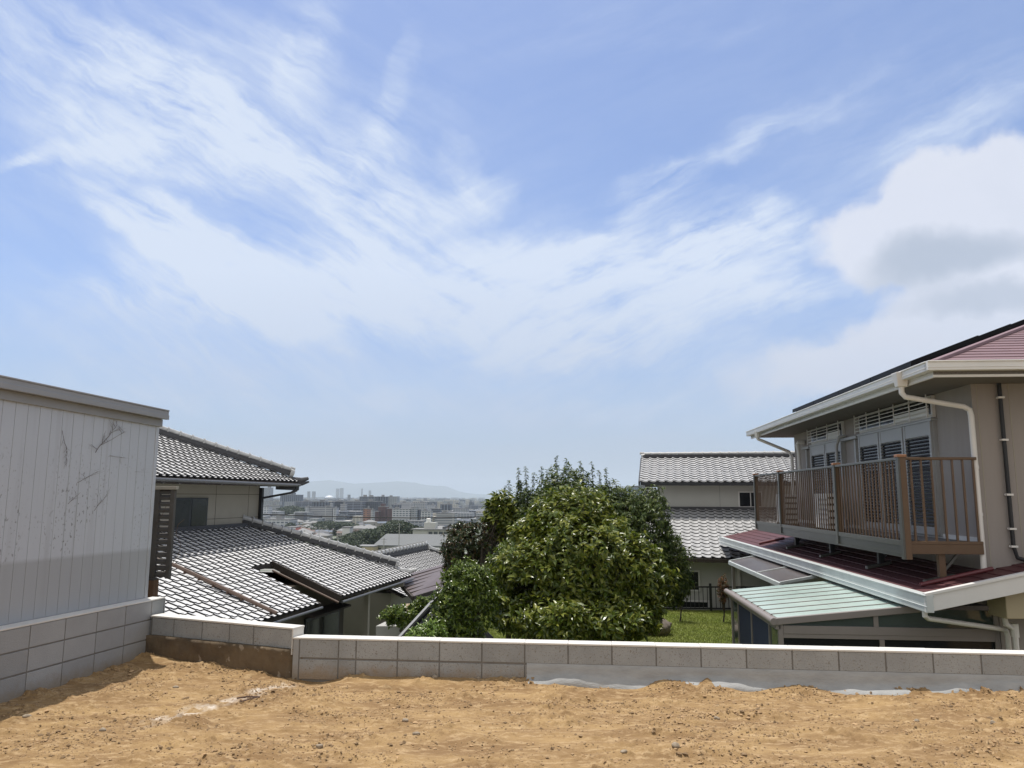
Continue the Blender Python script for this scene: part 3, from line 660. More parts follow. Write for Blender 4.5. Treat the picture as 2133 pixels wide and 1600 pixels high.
# lower roof
def PL(u,d,h): return HL(u,d,ZF-SL*d+.06+h)
UE=3.78
def rl(u,uc):
    lo=.02 if u<.0 else u*1.0
    hi=4.08
    if -3.29<uc<-2.16: hi=2.14
    return [(min(lo,hi),hi)]
mb=MB(); tiles(mb,PL,-9.4,UE,rl,seed=2); r2=mb.build('lower_roof',['tile','tile_gap_shade'],t,smooth='auto')
mb=MB()
def deck(u0,u1,d0,d1,d0b=None):
    mb.hexa([HL(u0,d0,ZF-SL*d0-.05),HL(u1,d0 if d0b is None else d0b,ZF-SL*(d0 if d0b is None else d0b)-.05),HL(u1,d1,ZF-SL*d1-.05),HL(u0,d1,ZF-SL*d1-.05)],[HL(u0,d0,ZF-SL*d0+.02),HL(u1,d0 if d0b is None else d0b,ZF-SL*(d0 if d0b is None else d0b)+.02),HL(u1,d1,ZF-SL*d1+.02),HL(u0,d1,ZF-SL*d1+.02)])
deck(-9.4,-3.29,.0,4.03); deck(-3.289,-2.161,.0,2.1); deck(-2.16,0,.0,4.03); deck(0.001,3.72,.0,4.03,3.72)
mb.build('roof_deck','dark_wood',r2)
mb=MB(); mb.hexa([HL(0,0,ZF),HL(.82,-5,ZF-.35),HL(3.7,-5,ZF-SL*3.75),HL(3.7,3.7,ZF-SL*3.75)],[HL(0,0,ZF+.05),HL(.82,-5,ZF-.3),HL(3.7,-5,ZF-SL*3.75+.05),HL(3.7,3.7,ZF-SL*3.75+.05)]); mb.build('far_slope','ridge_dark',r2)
ridge(r2,HL(-.05,-.05,ZF+.10),HL(3.55,3.55,ZF-SL*3.62+.14),h=.14,r=.085,sp=.3)
mb=MB(); mb.box(HL,-9.3,.0,.0,.13,ZF-.06,ZF+.12); mb.build('flashing','ridge_dark',r2)
mb=MB(); mb.tube([HL(3.5,3.6,ZF-SL*3.6+.02),HL(3.78,3.95,ZF-SL*4+.12),HL(3.9,4.15,ZF-SL*4.1+.22)],[.09,.09,.04],8); mb.build('corner_tile','ridge_tile',r2)
# verges round the recess
mb=MB(); mb.bar(HL(-2.12,2.1,ZF-SL*2.1+.02),HL(-2.12,4.1,ZF-SL*4.1+.02),.07,.16); mb.bar(HL(-3.33,2.1,ZF-SL*2.1+.0),HL(-3.33,4.1,ZF-SL*4.1+.0),.05,.12); mb.box(HL,-3.3,-2.15,2.1,2.16,ZF-SL*2.1-.07,ZF-SL*2.1+.03); mb.build('verge_board','dark_wood',r2)
mb=MB(); mb.tube([HL(-2.22,2.2,ZF-SL*2.2-.10),HL(-2.22,4.1,ZF-SL*4.1-.07)],.03,8); mb.build('verge_gutter','brown_pipe',t,smooth='auto')
mb=MB(); mb.tube([HL(-2.1,4.15,ZF-SL*4.1-.07),HL(3.6,4.15,ZF-SL*4.1-.05)],.034,8); mb.build('gutter','gutter_dark',t,smooth='auto')
mb=MB(); mb.tube([HL(-9.4,4.15,ZF-SL*4.1-.07),HL(-3.3,4.15,ZF-SL*4.1-.05)],.034,8); mb.build('gutter','gutter_dark',t,smooth='auto')
mb=MB(); mb.tube([HL(-6.1,1.0,.46),HL(-5.85,1.84,ZF-SL*1.84+.17),HL(-5.54,4.14,ZF-SL*4.14+.15)],.045,8); 
for k in np.linspace(.1,.95,7):
    q=HL(-5.85+.31*k,1.84+2.3*k,ZF-SL*(1.84+2.3*k)+.12); mb.bar(q+HL.a*-.07,q+HL.a*.07,.02,.05)
mb.build('roof_pipe','brown_pipe',t,smooth='auto')
# lower storey walls
mb=MB(); mb.box(HL,-9.4,-2.9,0,3.0,-3.5,-.75); mb.box(HL,-2.9,.9,0,2.9,-3.5,-.62); mb.build('lower_wall','wall_tan_shaded',t)
mb=MB(); mb.box(HL,-1.7,.45,2.9,2.96,-3.3,-1.55); d0=mb.build('sliding_door','dark_frame',t)
mb=MB(); mb.box(HL,-1.62,-.65,2.955,2.97,-3.2,-1.63); mb.build('pane','glass_dark',d0); mb=MB(); mb.box(HL,-.6,.38,2.955,2.97,-3.2,-1.63); mb.build('pane','glass_grey',d0)
mb=MB(); mb.hexa([HL(-1.9,2.9,-1.42),HL(.5,2.9,-1.42),HL(.5,3.3,-1.5),HL(-1.9,3.3,-1.5)],[HL(-1.9,2.9,-1.37),HL(.5,2.9,-1.37),HL(.5,3.3,-1.45),HL(-1.9,3.3,-1.45)]); mb.build('door_hood','dark_wood',t)
mb=MB(); mb.box(HL,.72,.86,3.6,3.74,-3.4,-.98); mb.build('porch_post','wall_tan',t)
mb=MB(); mb.box(HL,.9,3.3,.5,3.0,-1.35,-.95); mb.build('eave_beam','wall_tan_shaded',t)
# ---- second tiled house beyond
H2=Fr((at(745,1160,28.9).x,28.9,0),11.5)
t=thing('tiled_house','low tile roofed house with a brown metal canopy just beyond the lower roof corner','house',H2(4,0,-3.5))
zr=-.80; s2=.42
def P2(u,d,h): return H2(u,d,zr-s2*d+.05+h)
mb=MB(); tiles(mb,P2,-1.2,10.2,lambda u,uc:[(0 if u<8.2 else min(2.3,(u-8.2)),2.3)],ns=6,seed=3); r_=mb.build('roof',['tile','tile_gap_shade'],t,smooth='auto')
mb=MB(); mb.hexa([H2(-1.2,0,zr-.05),H2(8.2,0,zr-.05),H2(10.2,2.2,zr-s2*2.2-.05),H2(-1.2,2.2,zr-s2*2.2-.05)],[H2(-1.2,0,zr+.0),H2(8.2,0,zr+.0),H2(10.2,2.2,zr-s2*2.2),H2(-1.2,2.2,zr-s2*2.2)]); mb.hexa([H2(-1.2,-3,zr-1.3),H2(8.2,-3,zr-1.3),H2(8.2,-.01,zr-.05),H2(-1.2,-.01,zr-.05)],[H2(-1.2,-3,zr-1.25),H2(8.2,-3,zr-1.25),H2(8.2,-.01,zr),H2(-1.2,-.01,zr)]); mb.build('roof_deck','dark_wood',r_)
ridge(r_,H2(-1.2,0,zr+.03),H2(8.2,0,zr+.06),h=.2,w=.2,r=.10,sp=.42)
ridge(r_,H2(8.25,.1,zr-.02),H2(10.2,2.1,zr-s2*2.1+.05),h=.1,w=.16,r=.09,sp=.42,cap=False,name='hip_ridge')
mb=MB(); mb.box(H2,-1,8.6,-2.5,1.7,-3.6,zr-.85); mb.build('wall','wall_tan',t)
# brown metal canopy in front of it
cA=at(828,1200,26.8); cB=at(948,1172,30.5); cC=at(862,1243,24.6); cD=at(948,1220,26.5)
mb=MB(); mb.prism([at(825,1203,26.6),at(860,1242,24.4),at(960,1212,27.5),at(960,1165,30.5)],(0,0,-.05)); cn_=mb.build('canopy','metal_brown_roof',t)
mb=MB()
for k in range(1,7):
    f_=k/7; A_=at(825,1203,26.6).lerp(at(860,1242,24.4),f_); B_=at(960,1165,30.5).lerp(at(960,1212,27.5),f_); mb.bar(A_+Vector((0,0,.015)),B_+Vector((0,0,.015)),.03,.03)
mb.build('seams','dark_wood',cn_)
mb=MB(); mb.bar(at(825,1203,26.6)-Vector((0,0,.06)),at(860,1242,24.4)-Vector((0,0,.06)),.08,.12); mb.bar(at(860,1242,24.4)-Vector((0,0,.06)),at(960,1212,27.5)-Vector((0,0,.06)),.08,.12)
mb.bar(at(862,1246,24.6),at(862,1340,24.6),.1,.1); mb.build('canopy_frame','dark_wood',t)
mb=MB(); mb.prism([at(760,1205,25.5),at(840,1212,25.3),at(840,1222,25.3),at(760,1235,25.5)],(0,.3,0)); mb.build('gable_board','wall_tan',t)
# entrance garden items
t=thing('planter','pale rendered planter box below the second house','planter',at(830,1330,17.5))
mb=MB(); q=at(783,1304,17.6); q2=at(850,1304,17.4); mb.hexa([q+Vector((0,0,-1.2)),q2+Vector((0,0,-1.2)),q2+Vector((.1,.6,-1.2)),q+Vector((.1,.6,-1.2))],[q,q2,q2+Vector((.1,.6,0)),q+Vector((.1,.6,0))]); mb.build('box','garden_wall',t,bevel=.01)
t=thing('pergola','small flat timber pergola slatted in pale wood over the planting','pergola',at(860,1300,20.3))
mb=MB()
for k in range(5):
    a=at(838+5*k*.3,1272-3.0*k,20.2+.25*k); b=at(902,1270-3.0*k,20.2+.25*k); mb.bar(a,b,.16,.03)
mb.build('slats','light_wood',t)
mb=MB()
for x in (845,895): mb.bar(at(x,1274,20.4),at(x,1345,20.4),.08,.08)
each(mb,'post','dark_wood',t)
# stair screen: black panel under a grey sloping coping
t=thing('stair_screen','black sloping stair screen topped by a pale grey metal handrail','screen',at(880,1340,14))
a,b=at(833,1330,13.2),at(928,1226,14.6)
mb=MB(); mb.hexa([a+Vector((0,0,-1.6)),b+Vector((0,0,-2.2)),b+Vector((.3,.3,-2.2)),a+Vector((.3,.3,-1.6))],[a,b,b+Vector((.05,.03,0)),a+Vector((.05,.03,0))])
c_=b+Vector((.9,.1,-.9)); mb.prism([a+Vector((.02,.03,-.03)),b+Vector((.02,.03,-.03)),c_,a+Vector((1.1,.1,-.6))],(0,.04,0)); mb.build('panel','black_metal',t)
mb=MB(); mb.bar(a+Vector((0,-.02,.02)),b+Vector((0,-.02,.02)),.05,.045); mb.build('handrail','gutter_grey',t)
# ---- house C beyond the garden
HC=Fr((4.84,25.75,0),11.5)
t=thing('tiled_house','pale two storey house with stacked silver tiled roofs beyond the lawn','house',HC(3,5,-3.5))
ze=2.16; sc_=.36
def PC(u,d,h): return HC(-.6+2.5-d,u,ze+.04+sc_*(2.5-d)+h)
mb=MB(); tiles(mb,PC,-.55,8.8,lambda u,uc:[(0,2.5)],seed=4,ns=8); r_=mb.build('upper_roof',['tile_c','tile_gap_shade'],t,smooth='auto')
mb=MB(); mb.hexa([HC(-.57,-.53,ze-.06),HC(-.57,8.8,ze-.06),HC(1.9,8.8,ze+sc_*2.5-.1),HC(1.9,-.53,ze+sc_*2.5-.1)],[HC(-.57,-.53,ze),HC(-.57,8.8,ze),HC(1.9,8.8,ze+sc_*2.5),HC(1.9,-.53,ze+sc_*2.5)])
mb.hexa([HC(1.9,-.53,ze+sc_*2.5-.1),HC(1.9,8.8,ze+sc_*2.5-.1),HC(4.4,8.8,ze-.06),HC(4.4,-.53,ze-.06)],[HC(1.9,-.53,ze+sc_*2.5),HC(1.9,8.8,ze+sc_*2.5),HC(4.4,8.8,ze),HC(4.4,-.53,ze)]); mb.build('roof_deck','dark_wood',r_)
ridge(r_,HC(1.95,8.8,ze+sc_*2.5+.02),HC(1.95,-.5,ze+sc_*2.5+.02),h=.12,w=.2,r=.06,sp=.3)
mb=MB(); mb.box(HC,-.66,-.58,-.5,8.8,ze-.08,ze+.02); mb.bar(HC(-.6,-.57,ze-.02),HC(1.9,-.57,ze+sc_*2.5-.02),.05,.14); mb.build('gutter','dark_frame',t)
mb=MB(); mb.box(HC,0,3.8,0,8.5,-3.5,ze+.1)
mb.add([HC(0,0,ze+.1),HC(3.8,0,ze+.1),HC(1.9,0,ze+sc_*2.5-.11),HC(0,8.5,ze+.1),HC(3.8,8.5,ze+.1),HC(1.9,8.5,ze+sc_*2.5-.11)],[(0,2,1),(3,4,5)])
mb.build('wall','wall_cream',t)
mb=MB()
for v in (2.0,5.0): mb.box(HC,-.004,0,v-.006,v+.006,1.3,2.2)
each(mb,'siding_joint','gutter_grey',t)
for (v0,v1,z0,z1) in ((2.62,3.30,1.42,1.86),):
    mb=MB(); mb.box(HC,-.03,.02,v0-.04,v1+.04,z0-.04,z1+.04); w_=mb.build('window','white_alu',t)
    mb=MB(); mb.box(HC,-.036,-.02,v0,(v0+v1)/2-.015,z0,z1); mb.build('pane','glass_dark',w_); mb=MB(); mb.box(HC,-.036,-.02,(v0+v1)/2+.015,v1,z0,z1); mb.build('pane','glass_grey',w_)
zt_=1.30; sl=.405
def PC2(u,d,h): return HC(-d,u,zt_-sl*d+.04+h)
mb=MB(); tiles(mb,PC2,-3.0,8.8,lambda u,uc:[(0.02,3.28)],seed=5,ns=8); r_=mb.build('lower_roof',['tile_c','tile_gap_shade'],t,smooth='auto')
mb=MB(); mb.hexa([HC(-3.24,-3,zt_-sl*3.25-.08),HC(-3.24,8.8,zt_-sl*3.25-.08),HC(0,8.8,zt_-.1),HC(0,-3,zt_-.1)],[HC(-3.24,-3,zt_-sl*3.25),HC(-3.24,8.8,zt_-sl*3.25),HC(0,8.8,zt_),HC(0,-3,zt_)]); mb.box(HC,-3.34,-3.25,-3,8.8,zt_-sl*3.25-.1,zt_-sl*3.25-.0);mb.build('roof_deck','dark_wood',r_)
mb=MB(); mb.box(HC,-.12,.0,-1.2,8.5,zt_-.02,zt_+.10); mb.build('flashing','ridge_dark',r_)
mb=MB(); mb.box(HC,-2.6,3,-2.6,8.5,-3.5,-.12); mb.build('lower_wall','wall_cream',t)
for v0,v1,z0,z1 in ((-.4,1.15,-.95,-.45),(-.3,1.4,-2.6,-1.3)):
    mb=MB(); mb.box(HC,-2.64,-2.58,v0-.05,v1+.05,z0-.05,z1+.05); w_=mb.build('window','white_alu',t)
    mb=MB(); mb.box(HC,-2.646,-2.63,v0,v1,z0,z1); mb.build('pane','glass_grey',w_)
mb=MB(); mb.box(HC,-2.66,-2.6,2.25,2.33,-3.4,-.12); mb.build('downpipe','white_pvc',t)
mb=MB(); mb.prism([HC(-.1,-.55,1.95),HC(1.5,-.55,1.95),HC(1.5,-.05,1.98),HC(-.1,-.05,1.98)],(0,0,.04)); mb.box(HC,.1,.5,-.28,-.02,1.32,1.9); mb.build('side_hood','dark_wood',t)
# TV antenna at its left
def antenna(p,h,label):
    t=thing('tv_antenna',label,'antenna',p)
    mb=MB(); mb.tube([p,Vector(p)+Vector((0,0,h))],.018,6); mb.build('mast','grey_metal',t)
    mb=MB(); q=Vector(p)+Vector((0,0,h*.92)); mb.tube([q+Vector((-.55,0,0)),q+Vector((.55,0,.0))],.012,5)
    for k in range(7): mb.tube([q+Vector((-.5+.16*k,-.22,0)),q+Vector((-.5+.16*k,.22,0))],.006,4)
    q=q+Vector((.1,0,-.3)); mb.tube([q+Vector((-.4,0,0)),q+Vector((.5,.0,.0))],.012,5)
    for k in range(4): mb.tube([q+Vector((-.35+.2*k,0,-.12)),q+Vector((-.35+.2*k,0,.12))],.006,4)
    mb.build('elements','grey_metal',t)
antenna(tuple(at(1293,1050,40)),.95,'thin tv antenna showing above the tree against the sky')
t=thing('utility_pole','concrete utility pole with transformer and crossarms at the left end of the pale house','utility pole',at(1353,1100,34))
mb=MB(); a=at(1353,1100,34); b=at(1353,1010,34); mb.tube([a,b],.13,10); mb.build('pole','garden_wall',t,smooth='auto')
mb=MB(); 
for y_ in (1014,1022): q=at(1353,y_,34); mb.bar(q+Vector((-.75,0,0)),q+Vector((.5,0,.02)),.07,.07)
mb.build('crossarm','grey_metal',t)
mb=MB()
for x_ in (1338,1345,1360): q=at(x_,1011,34); mb.tube([q+Vector((0,0,-.06)),q+Vector((0,0,.1))],.035,6)
mb.build('insulators','white_pvc',t)
mb=MB(); q=at(1349,1040,33.8); mb.tube([q,q+Vector((0,0,.55))],.2,10); mb.build('transformer','gutter_grey',t,smooth='auto')
# ------------------------------------------------------------------ right house
HR=Fr((6.035,10.0,0),5.0)
t=thing('balcony_house','mauve two storey house with maroon roof, white gutters and a long balcony at right','house',HR(4,4,-2.2))
HE=8.45
mb=MB(); mb.box(HR,0,HE,0,7,.55,3.27); mb.build('upper_wall','wall_house',t)
mb=MB(); mb.box(HR,.012,12,.115,7,-2.4,.45); mb.build('lower_wall','wall_house',t)
e=.83; ss=.38; zE=3.33; W8=3.55
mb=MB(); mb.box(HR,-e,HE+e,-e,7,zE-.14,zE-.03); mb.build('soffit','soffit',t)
# hip roof: four slopes of thin overlapping slates
def slates(mb,P,ulo,uhi,rf_,n,ex=.18,w=.9,m=0):
    for r in range(n):
        d0=r*ex; d1=(r+1)*ex+.004
        a0,b0=rf_(d0); a1,b1=rf_(d1); 
        k=math.floor(a1/w)*w-(r%2)*w/2
        while k<b1:
            x0=max(k,a1); x1=min(k+w-.004,b1)
            y0=max(k,a0); y1=min(k+w-.004,b0)
            if x1-x0>.01:
                y0=min(max(x0,a0),b0); y1=min(max(x1,a0),b0)
                mb.hexa([P(y0,d0,0),P(x0,d1,.004),P(x1,d1,.004),P(y1,d0,0)],[P(y0,d0,.006),P(x0,d1,.018),P(x1,d1,.018),P(y1,d0,.006)],m)
            k+=w
UW=HE+2*e
def PRl(u,d,h): return HR(u,-e+(W8-d),zE+ss*(W8-d)+h)       # left slope, d from ridge down
def PRf(v,d,h): return HR(-e+(W8-d),v,zE+ss*(W8-d)+h)       # front slope
mb=MB(); nrow=int(W8/.18)
slates(mb,PRl,0,0,lambda d:(-e+W8-d,HE+e-W8+d),nrow+1)
slates(mb,PRf,0,0,lambda d:(-e+W8-d,-e+2*W8+d-W8+W8*0+ (0)),nrow+1)
rf=mb.build('roof','roof_mauve',t)
mb=MB(); A=HR(-e,-e,zE-.03);B=HR(HE+e,-e,zE-.03);Cc=HR(HE+e-W8,-e+W8,zE+ss*W8-.03);D=HR(-e+W8,-e+W8,zE+ss*W8-.03);E_=HR(-e,-e+2*W8,zE-.03);G=HR(HE+e,-e+2*W8,zE-.03)
mb.add([A,B,Cc,D,E_,G],[(0,1,2,3),(0,3,4),(1,5,2),(3,2,5,4)]); mb.build('roof_deck','roof_mauve',rf)
mb=MB(); mb.bar(HR(-e+.02,-e+.02,zE+.03),HR(-e+W8,-e+W8,zE+ss*W8+.03),.09,.035); mb.bar(HR(-e+W8,-e+W8,zE+ss*W8+.03),HR(HE+e-W8,-e+W8,zE+ss*W8+.03),.1,.04); mb.bar(HR(HE+e,-e,zE+.03),HR(HE+e-W8,-e+W8,zE+ss*W8+.03),.09,.035); mb.build('hip_cap','roof_mauve',rf)
# solar panels on left slope
mb=MB()
for r in range(3):
    w0=.36+r*.98; w1=w0+.94
    ua=-e+w1+.15; ub=HE+e-w1-.2 if r else 6.75
    n_=max(1,int((ub-ua)/1.45)); 
    for k in range(n_):
        a=ua+k*(ub-ua)/n_+.01; b=ua+(k+1)*(ub-ua)/n_-.01
        f=lambda u,w,h:HR(u,-e+w,zE+ss*w+h)
        mb.hexa([f(a,w0,.075),f(b,w0,.075),f(b,w1,.075),f(a,w1,.075)],[f(a,w0,.15),f(b,w0,.15),f(b,w1,.15),f(a,w1,.15)])
        for u_ in (a+.3,b-.3): mb.hexa([f(u_-.03,w0,.02),f(u_+.03,w0,.02),f(u_+.03,w1,.02),f(u_-.03,w1,.02)],[f(u_-.03,w0,.075),f(u_+.03,w0,.075),f(u_+.03,w1,.075),f(u_-.03,w1,.075)])
mb.build('solar_panels','pv',rf)
# gutter: fascia + box gutter
def gutter(name,pts,par,d=.10,h=.11,z=0,m='white_alu'):
    mb=MB()
    for p,q in zip(pts[:-1],pts[1:]):
        mb.bar(p,q,d,h); mb.bar(p+Vector((0,0,h*.5)),q+Vector((0,0,h*.5)),d+.03,.018); mb.bar(p-Vector((0,0,h*.15)),q-Vector((0,0,h*.15)),d+.012,.012)
    return mb.build(name,m,par,bevel=.006)
gz=zE-.045
gutter('side_gutter',[HR(HE+e+.05,-e-.05,gz),HR(-e-.05,-e-.05,gz)],t)
gutter('front_gutter',[HR(-e-.05,-e-.10,gz+.0015),HR(-e-.05,5,gz+.0015)],t)
mb=MB(); mb.box(HR,-e+.001,HE+e,-e-.0,-e+.03,zE-.17,zE-.02); mb.box(HR,-e+.0,-e+.03,-e+.03,5,zE-.17,zE-.02); mb.build('fascia','white_alu',t)
# hopper and near downpipe
mb=MB(); g_=-.08
mb.hexa([HR(g_-.05,-e-.14,gz-.14),HR(g_+.05,-e-.14,gz-.14),HR(g_+.05,-e-.02,gz-.14),HR(g_-.05,-e-.02,gz-.14)],[HR(g_-.09,-e-.17,gz+.05),HR(g_+.09,-e-.17,gz+.05),HR(g_+.09,-e+.0,gz+.05),HR(g_-.09,-e+.0,gz+.05)])
dp=mb.build('hopper','white_pvc',t,bevel=.01)
P_=[HR(g_,-e-.08,gz-.12),HR(g_,-e-.08,gz-.22),HR(g_,-e-.04,gz-.27),HR(g_+.02,-.14,gz-.40),HR(g_+.02,-.07,gz-.44),HR(g_+.02,-.055,gz-.52),HR(g_+.02,-.055,.78)]
mb=MB(); mb.tube(P_,.036,12)
for z in (2.1,1.5): mb.tube([HR(g_+.02,-.055,z-.02),HR(g_+.02,-.055,z+.02)],.041,12)
mb.build('downpipe','white_pvc',t,smooth='auto')
g2=8.3
mb=MB(); mb.tube([HR(g2,-e-.05,gz-.02),HR(g2,-e-.05,gz-.14),HR(g2,-e-.05,gz-.2),HR(g2+.05,-.16,gz-.5),HR(g2+.05,-.1,gz-.62),HR(g2+.05,-.1,.8)],[.09,.07,.036,.036,.036,.036],10); mb.build('downpipe','white_pvc',t,smooth='auto')
# black pipe on near facade
mb=MB(); mb.tube([HR(-.05,.33,3.2),HR(-.05,.33,1.1),HR(-.06,.36,.96),HR(-.07,.6,.88),HR(-.08,1.2,.86)],.026,10); bp=mb.build('black_pipe','black_metal',t,smooth='auto')
mb=MB()
for z in (3.0,2.45,1.75,1.32,1.1): mb.box(HR,-.085,-.02,.29,.37,z-.012,z+.012)
each(mb,'clip','white_pvc',bp)
# facade joints on near wall
mb=MB(); mb.box(HR,-.003,0,.06,.07,.7,3.2); mb.box(HR,-.003,0,.46,.47,.7,3.2); each(mb,'siding_joint','wall_tan',t)
# windows with louvre shutters
def louvre_window(u0,u1,npan,ztr0,ztr1,zb,zs):
    mb=MB(); mb.box(HR,u0,u1,-.05,.01,zb,zs); mb.box(HR,u0-.03,u1+.03,-.085,.01,zs,zs+.035); w_=mb.build('window','shutter',t)
    pw=(u1-u0)/npan
    mb=MB(); 
    for k in range(npan): mb.box(HR,u0+k*pw+.09,u0+(k+1)*pw-.09,-.052,-.045,zb+.12,zs-.22)
    mb.build('panes','glass_dark',w_)
    for k in range(npan):
        a=u0+k*pw; b=a+pw; mb=MB()
        mb.box(HR,a+.02,a+.085,-.085,-.05,zb+.02,zs-.005); mb.box(HR,b-.085,b-.02,-.085,-.05,zb+.02,zs-.005); mb.box(HR,a+.085,b-.085,-.08,-.053,zs-.20,zs-.005); mb.box(HR,a+.085,b-.085,-.08,-.053,zb+.02,zb+.13)
        z=zb+.16
        while z<zs-.22:
            mb.hexa([HR(a+.07,-.092,z),HR(b-.07,-.092,z),HR(b-.07,-.088,z),HR(a+.07,-.088,z)],[HR(a+.07,-.066,z+.026),HR(b-.07,-.066,z+.026),HR(b-.07,-.062,z+.026),HR(a+.07,-.062,z+.026)],1); z+=.052
        each(mb,'shutter_frame','shutter',w_) if False else mb.build('shutter',['shutter','slat_dark'],w_)
    # transom with white grille
    mb=MB(); mb.box(HR,u0,u1,-.045,.01,ztr0,ztr1); w2=mb.build('transom','white_alu',t)
    mb=MB(); mb.box(HR,u0+.05,u1-.05,-.05,-.04,ztr0+.05,ztr1-.04); mb.build('pane','glass_dark',w2)
    mb=MB(); z=ztr0+.03
    mb.box(HR,u0+.04,(u0+u1)/2-.1,-.056,-.049,ztr0+.04,ztr0+.22) if False else None
    while z<ztr1: mb.box(HR,u0-.02,u1+.02,-.115,-.100,z,z+.012); z+=.062
    nn_=int((u1-u0)/.55)
    for k in range(nn_+1): u_=u0+(u1-u0)*k/nn_; mb.box(HR,u_-.009,u_+.009,-.128,-.116,ztr0-.01,ztr1+.02)
    mb.build('grille','white_alu',w2)
    mb=MB(); mb.box(HR,u0+.1,u0+.1+(u1-u0)*.42,-.058,-.051,ztr0+.05,ztr0+.15); mb.build('blind','white_box',w2)
louvre_window(1.05,4.0,3,2.86,3.18,1.16,2.81)
louvre_window(4.9,6.95,2,2.86,3.18,1.16,2.81)
mb=MB(); mb.box(HR,-.0,HE,-.03,.0,1.14,1.20); mb.build('base_rail','white_alu',t)
mb=MB(); mb.box(HR,4.05,4.85,-.10,-.02,2.78,2.83); mb.box(HR,7.0,7.55,-.10,-.02,2.78,2.83); each(mb,'shutter_rail','shutter',t); mb=MB(); mb.box(HR,4.2,4.28,-.06,-.0,1.2,2.77); mb.box(HR,7.3,7.38,-.06,0,1.2,2.77); each(mb,'wall_strip','shutter',t)
mb=MB(); mb.tube([HR(7.55,-.02,2.95),HR(7.58,-.14,2.95),HR(7.62,-.16,2.9),HR(7.62,-.14,2.75),HR(7.62,-.12,1.2)],[.05,.05,.05,.04,.04],10); mb.build('aircon_duct','white_pvc',t,smooth='auto')
mb=MB(); mb.tube([HR(4.75,-.04,2.88),HR(4.8,-.14,2.86),HR(4.88,-.18,2.7),HR(4.85,-.2,2.35),HR(4.62,-.2,1.85),HR(4.55,-.2,1.6),HR(4.5,-.2,1.3)],.032,10); mb.build('aircon_hose','shutter',t,smooth='auto')
# lower roof (maroon)
zl=.555; sr=.228; vl=-.995
def PRw(u,d,h): return HR(u,vl+1.5-d+.0,zl+sr*(1.5-d)+h)
mb=MB(); slates(mb,PRw,0,0,lambda d:(-.72,12.8),8,ex=.19,w=.91)
lr=mb.build('lower_roof','roof_red',t)
LR=3.2-vl
mb=MB(); mb.hexa([HR(-.715,vl,zl-.10),HR(12.8,vl,zl-.10),HR(12.8,3.2,zl+sr*LR-.1),HR(-.715,3.2,zl+sr*LR-.1)],[HR(-.715,vl,zl-.005),HR(12.8,vl,zl-.005),HR(12.8,3.2,zl+sr*LR-.005),HR(-.715,3.2,zl+sr*LR-.005)]); mb.build('roof_deck','roof_red',lr)
def PRw2(u,d,h): return HR(u,vl+1.501+2.8-d,zl+sr*(1.501+2.8-d)+h)
mb=MB(); slates(mb,PRw2,0,0,lambda d:(-.72,-.005),14,ex=.2,w=.91); mb.build('front_slates','roof_red',lr)
mb=MB(); mb.tube([HR(-.14,vl+.12,zl+sr*.12+.04),HR(-.10,.03,zl+sr*1.02+.04)],.026,8); mb.build('roof_flashing','red_trim',lr,smooth='auto')
mb=MB(); mb.tube([HR(8.6,vl+.1,zl+sr*.1+.04),HR(8.6,-.3,zl+sr*.7+.04)],.03,8); mb.build('roof_flashing','red_trim',lr,smooth='auto')
gutter('lower_gutter',[HR(12.8,vl-.05,zl-.09),HR(-.785,vl-.05,zl-.09)],t,d=.085,h=.195,m='fascia_grey')
mb=MB()
for (ua_,ub_,z0_,z1_) in ((-.765,-.725,-.19,.03),(-.785,-.705,.0,.035)):
    mb.hexa([HR(ua_,vl-.095,zl+z0_),HR(ua_,3.2,zl+z0_+sr*LR),HR(ub_,3.2,zl+z0_+sr*LR),HR(ub_,vl-.095,zl+z0_)],[HR(ua_,vl-.095,zl+z1_),HR(ua_,3.2,zl+z1_+sr*LR),HR(ub_,3.2,zl+z1_+sr*LR),HR(ub_,vl-.095,zl+z1_)])
mb.build('verge_board','white_alu',t,bevel=.004)
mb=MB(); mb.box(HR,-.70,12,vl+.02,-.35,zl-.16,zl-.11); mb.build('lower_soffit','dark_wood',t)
# lower pipes at right
mb=MB(); mb.tube([HR(-.62,vl-.05,.37),HR(-.62,vl-.05,.31),HR(-.58,vl+.0,.275),HR(-.14,.06,.10),HR(-.09,.13,.075),HR(-.08,.15,.0),HR(-.08,.16,-2.2)],.031,10); mb.build('lower_downpipe','white_pvc',t,smooth='auto')
mb=MB(); q=at(2112,1292,9.75); mb.tube([q+Vector((-.12,0,.06)),q+Vector((-.1,0,-.05)),q+Vector((0,0,-.12)),q+Vector((0,0,-1.8))],[.03,.036,.034,.034],10); mb.tube([q+Vector((0,0,-.04)),q+Vector((0,0,-.2))],.045,10); mb.build('lower_downpipe','white_pvc',t,smooth='auto')
mb=MB(); a=at(2094,1243,9.5); mb.box(WF,a.y,a.y+.38,a.x,a.x+.9,a.z-.26,a.z+.05); mb.build('vent_box','tan_box',t,bevel=.01)
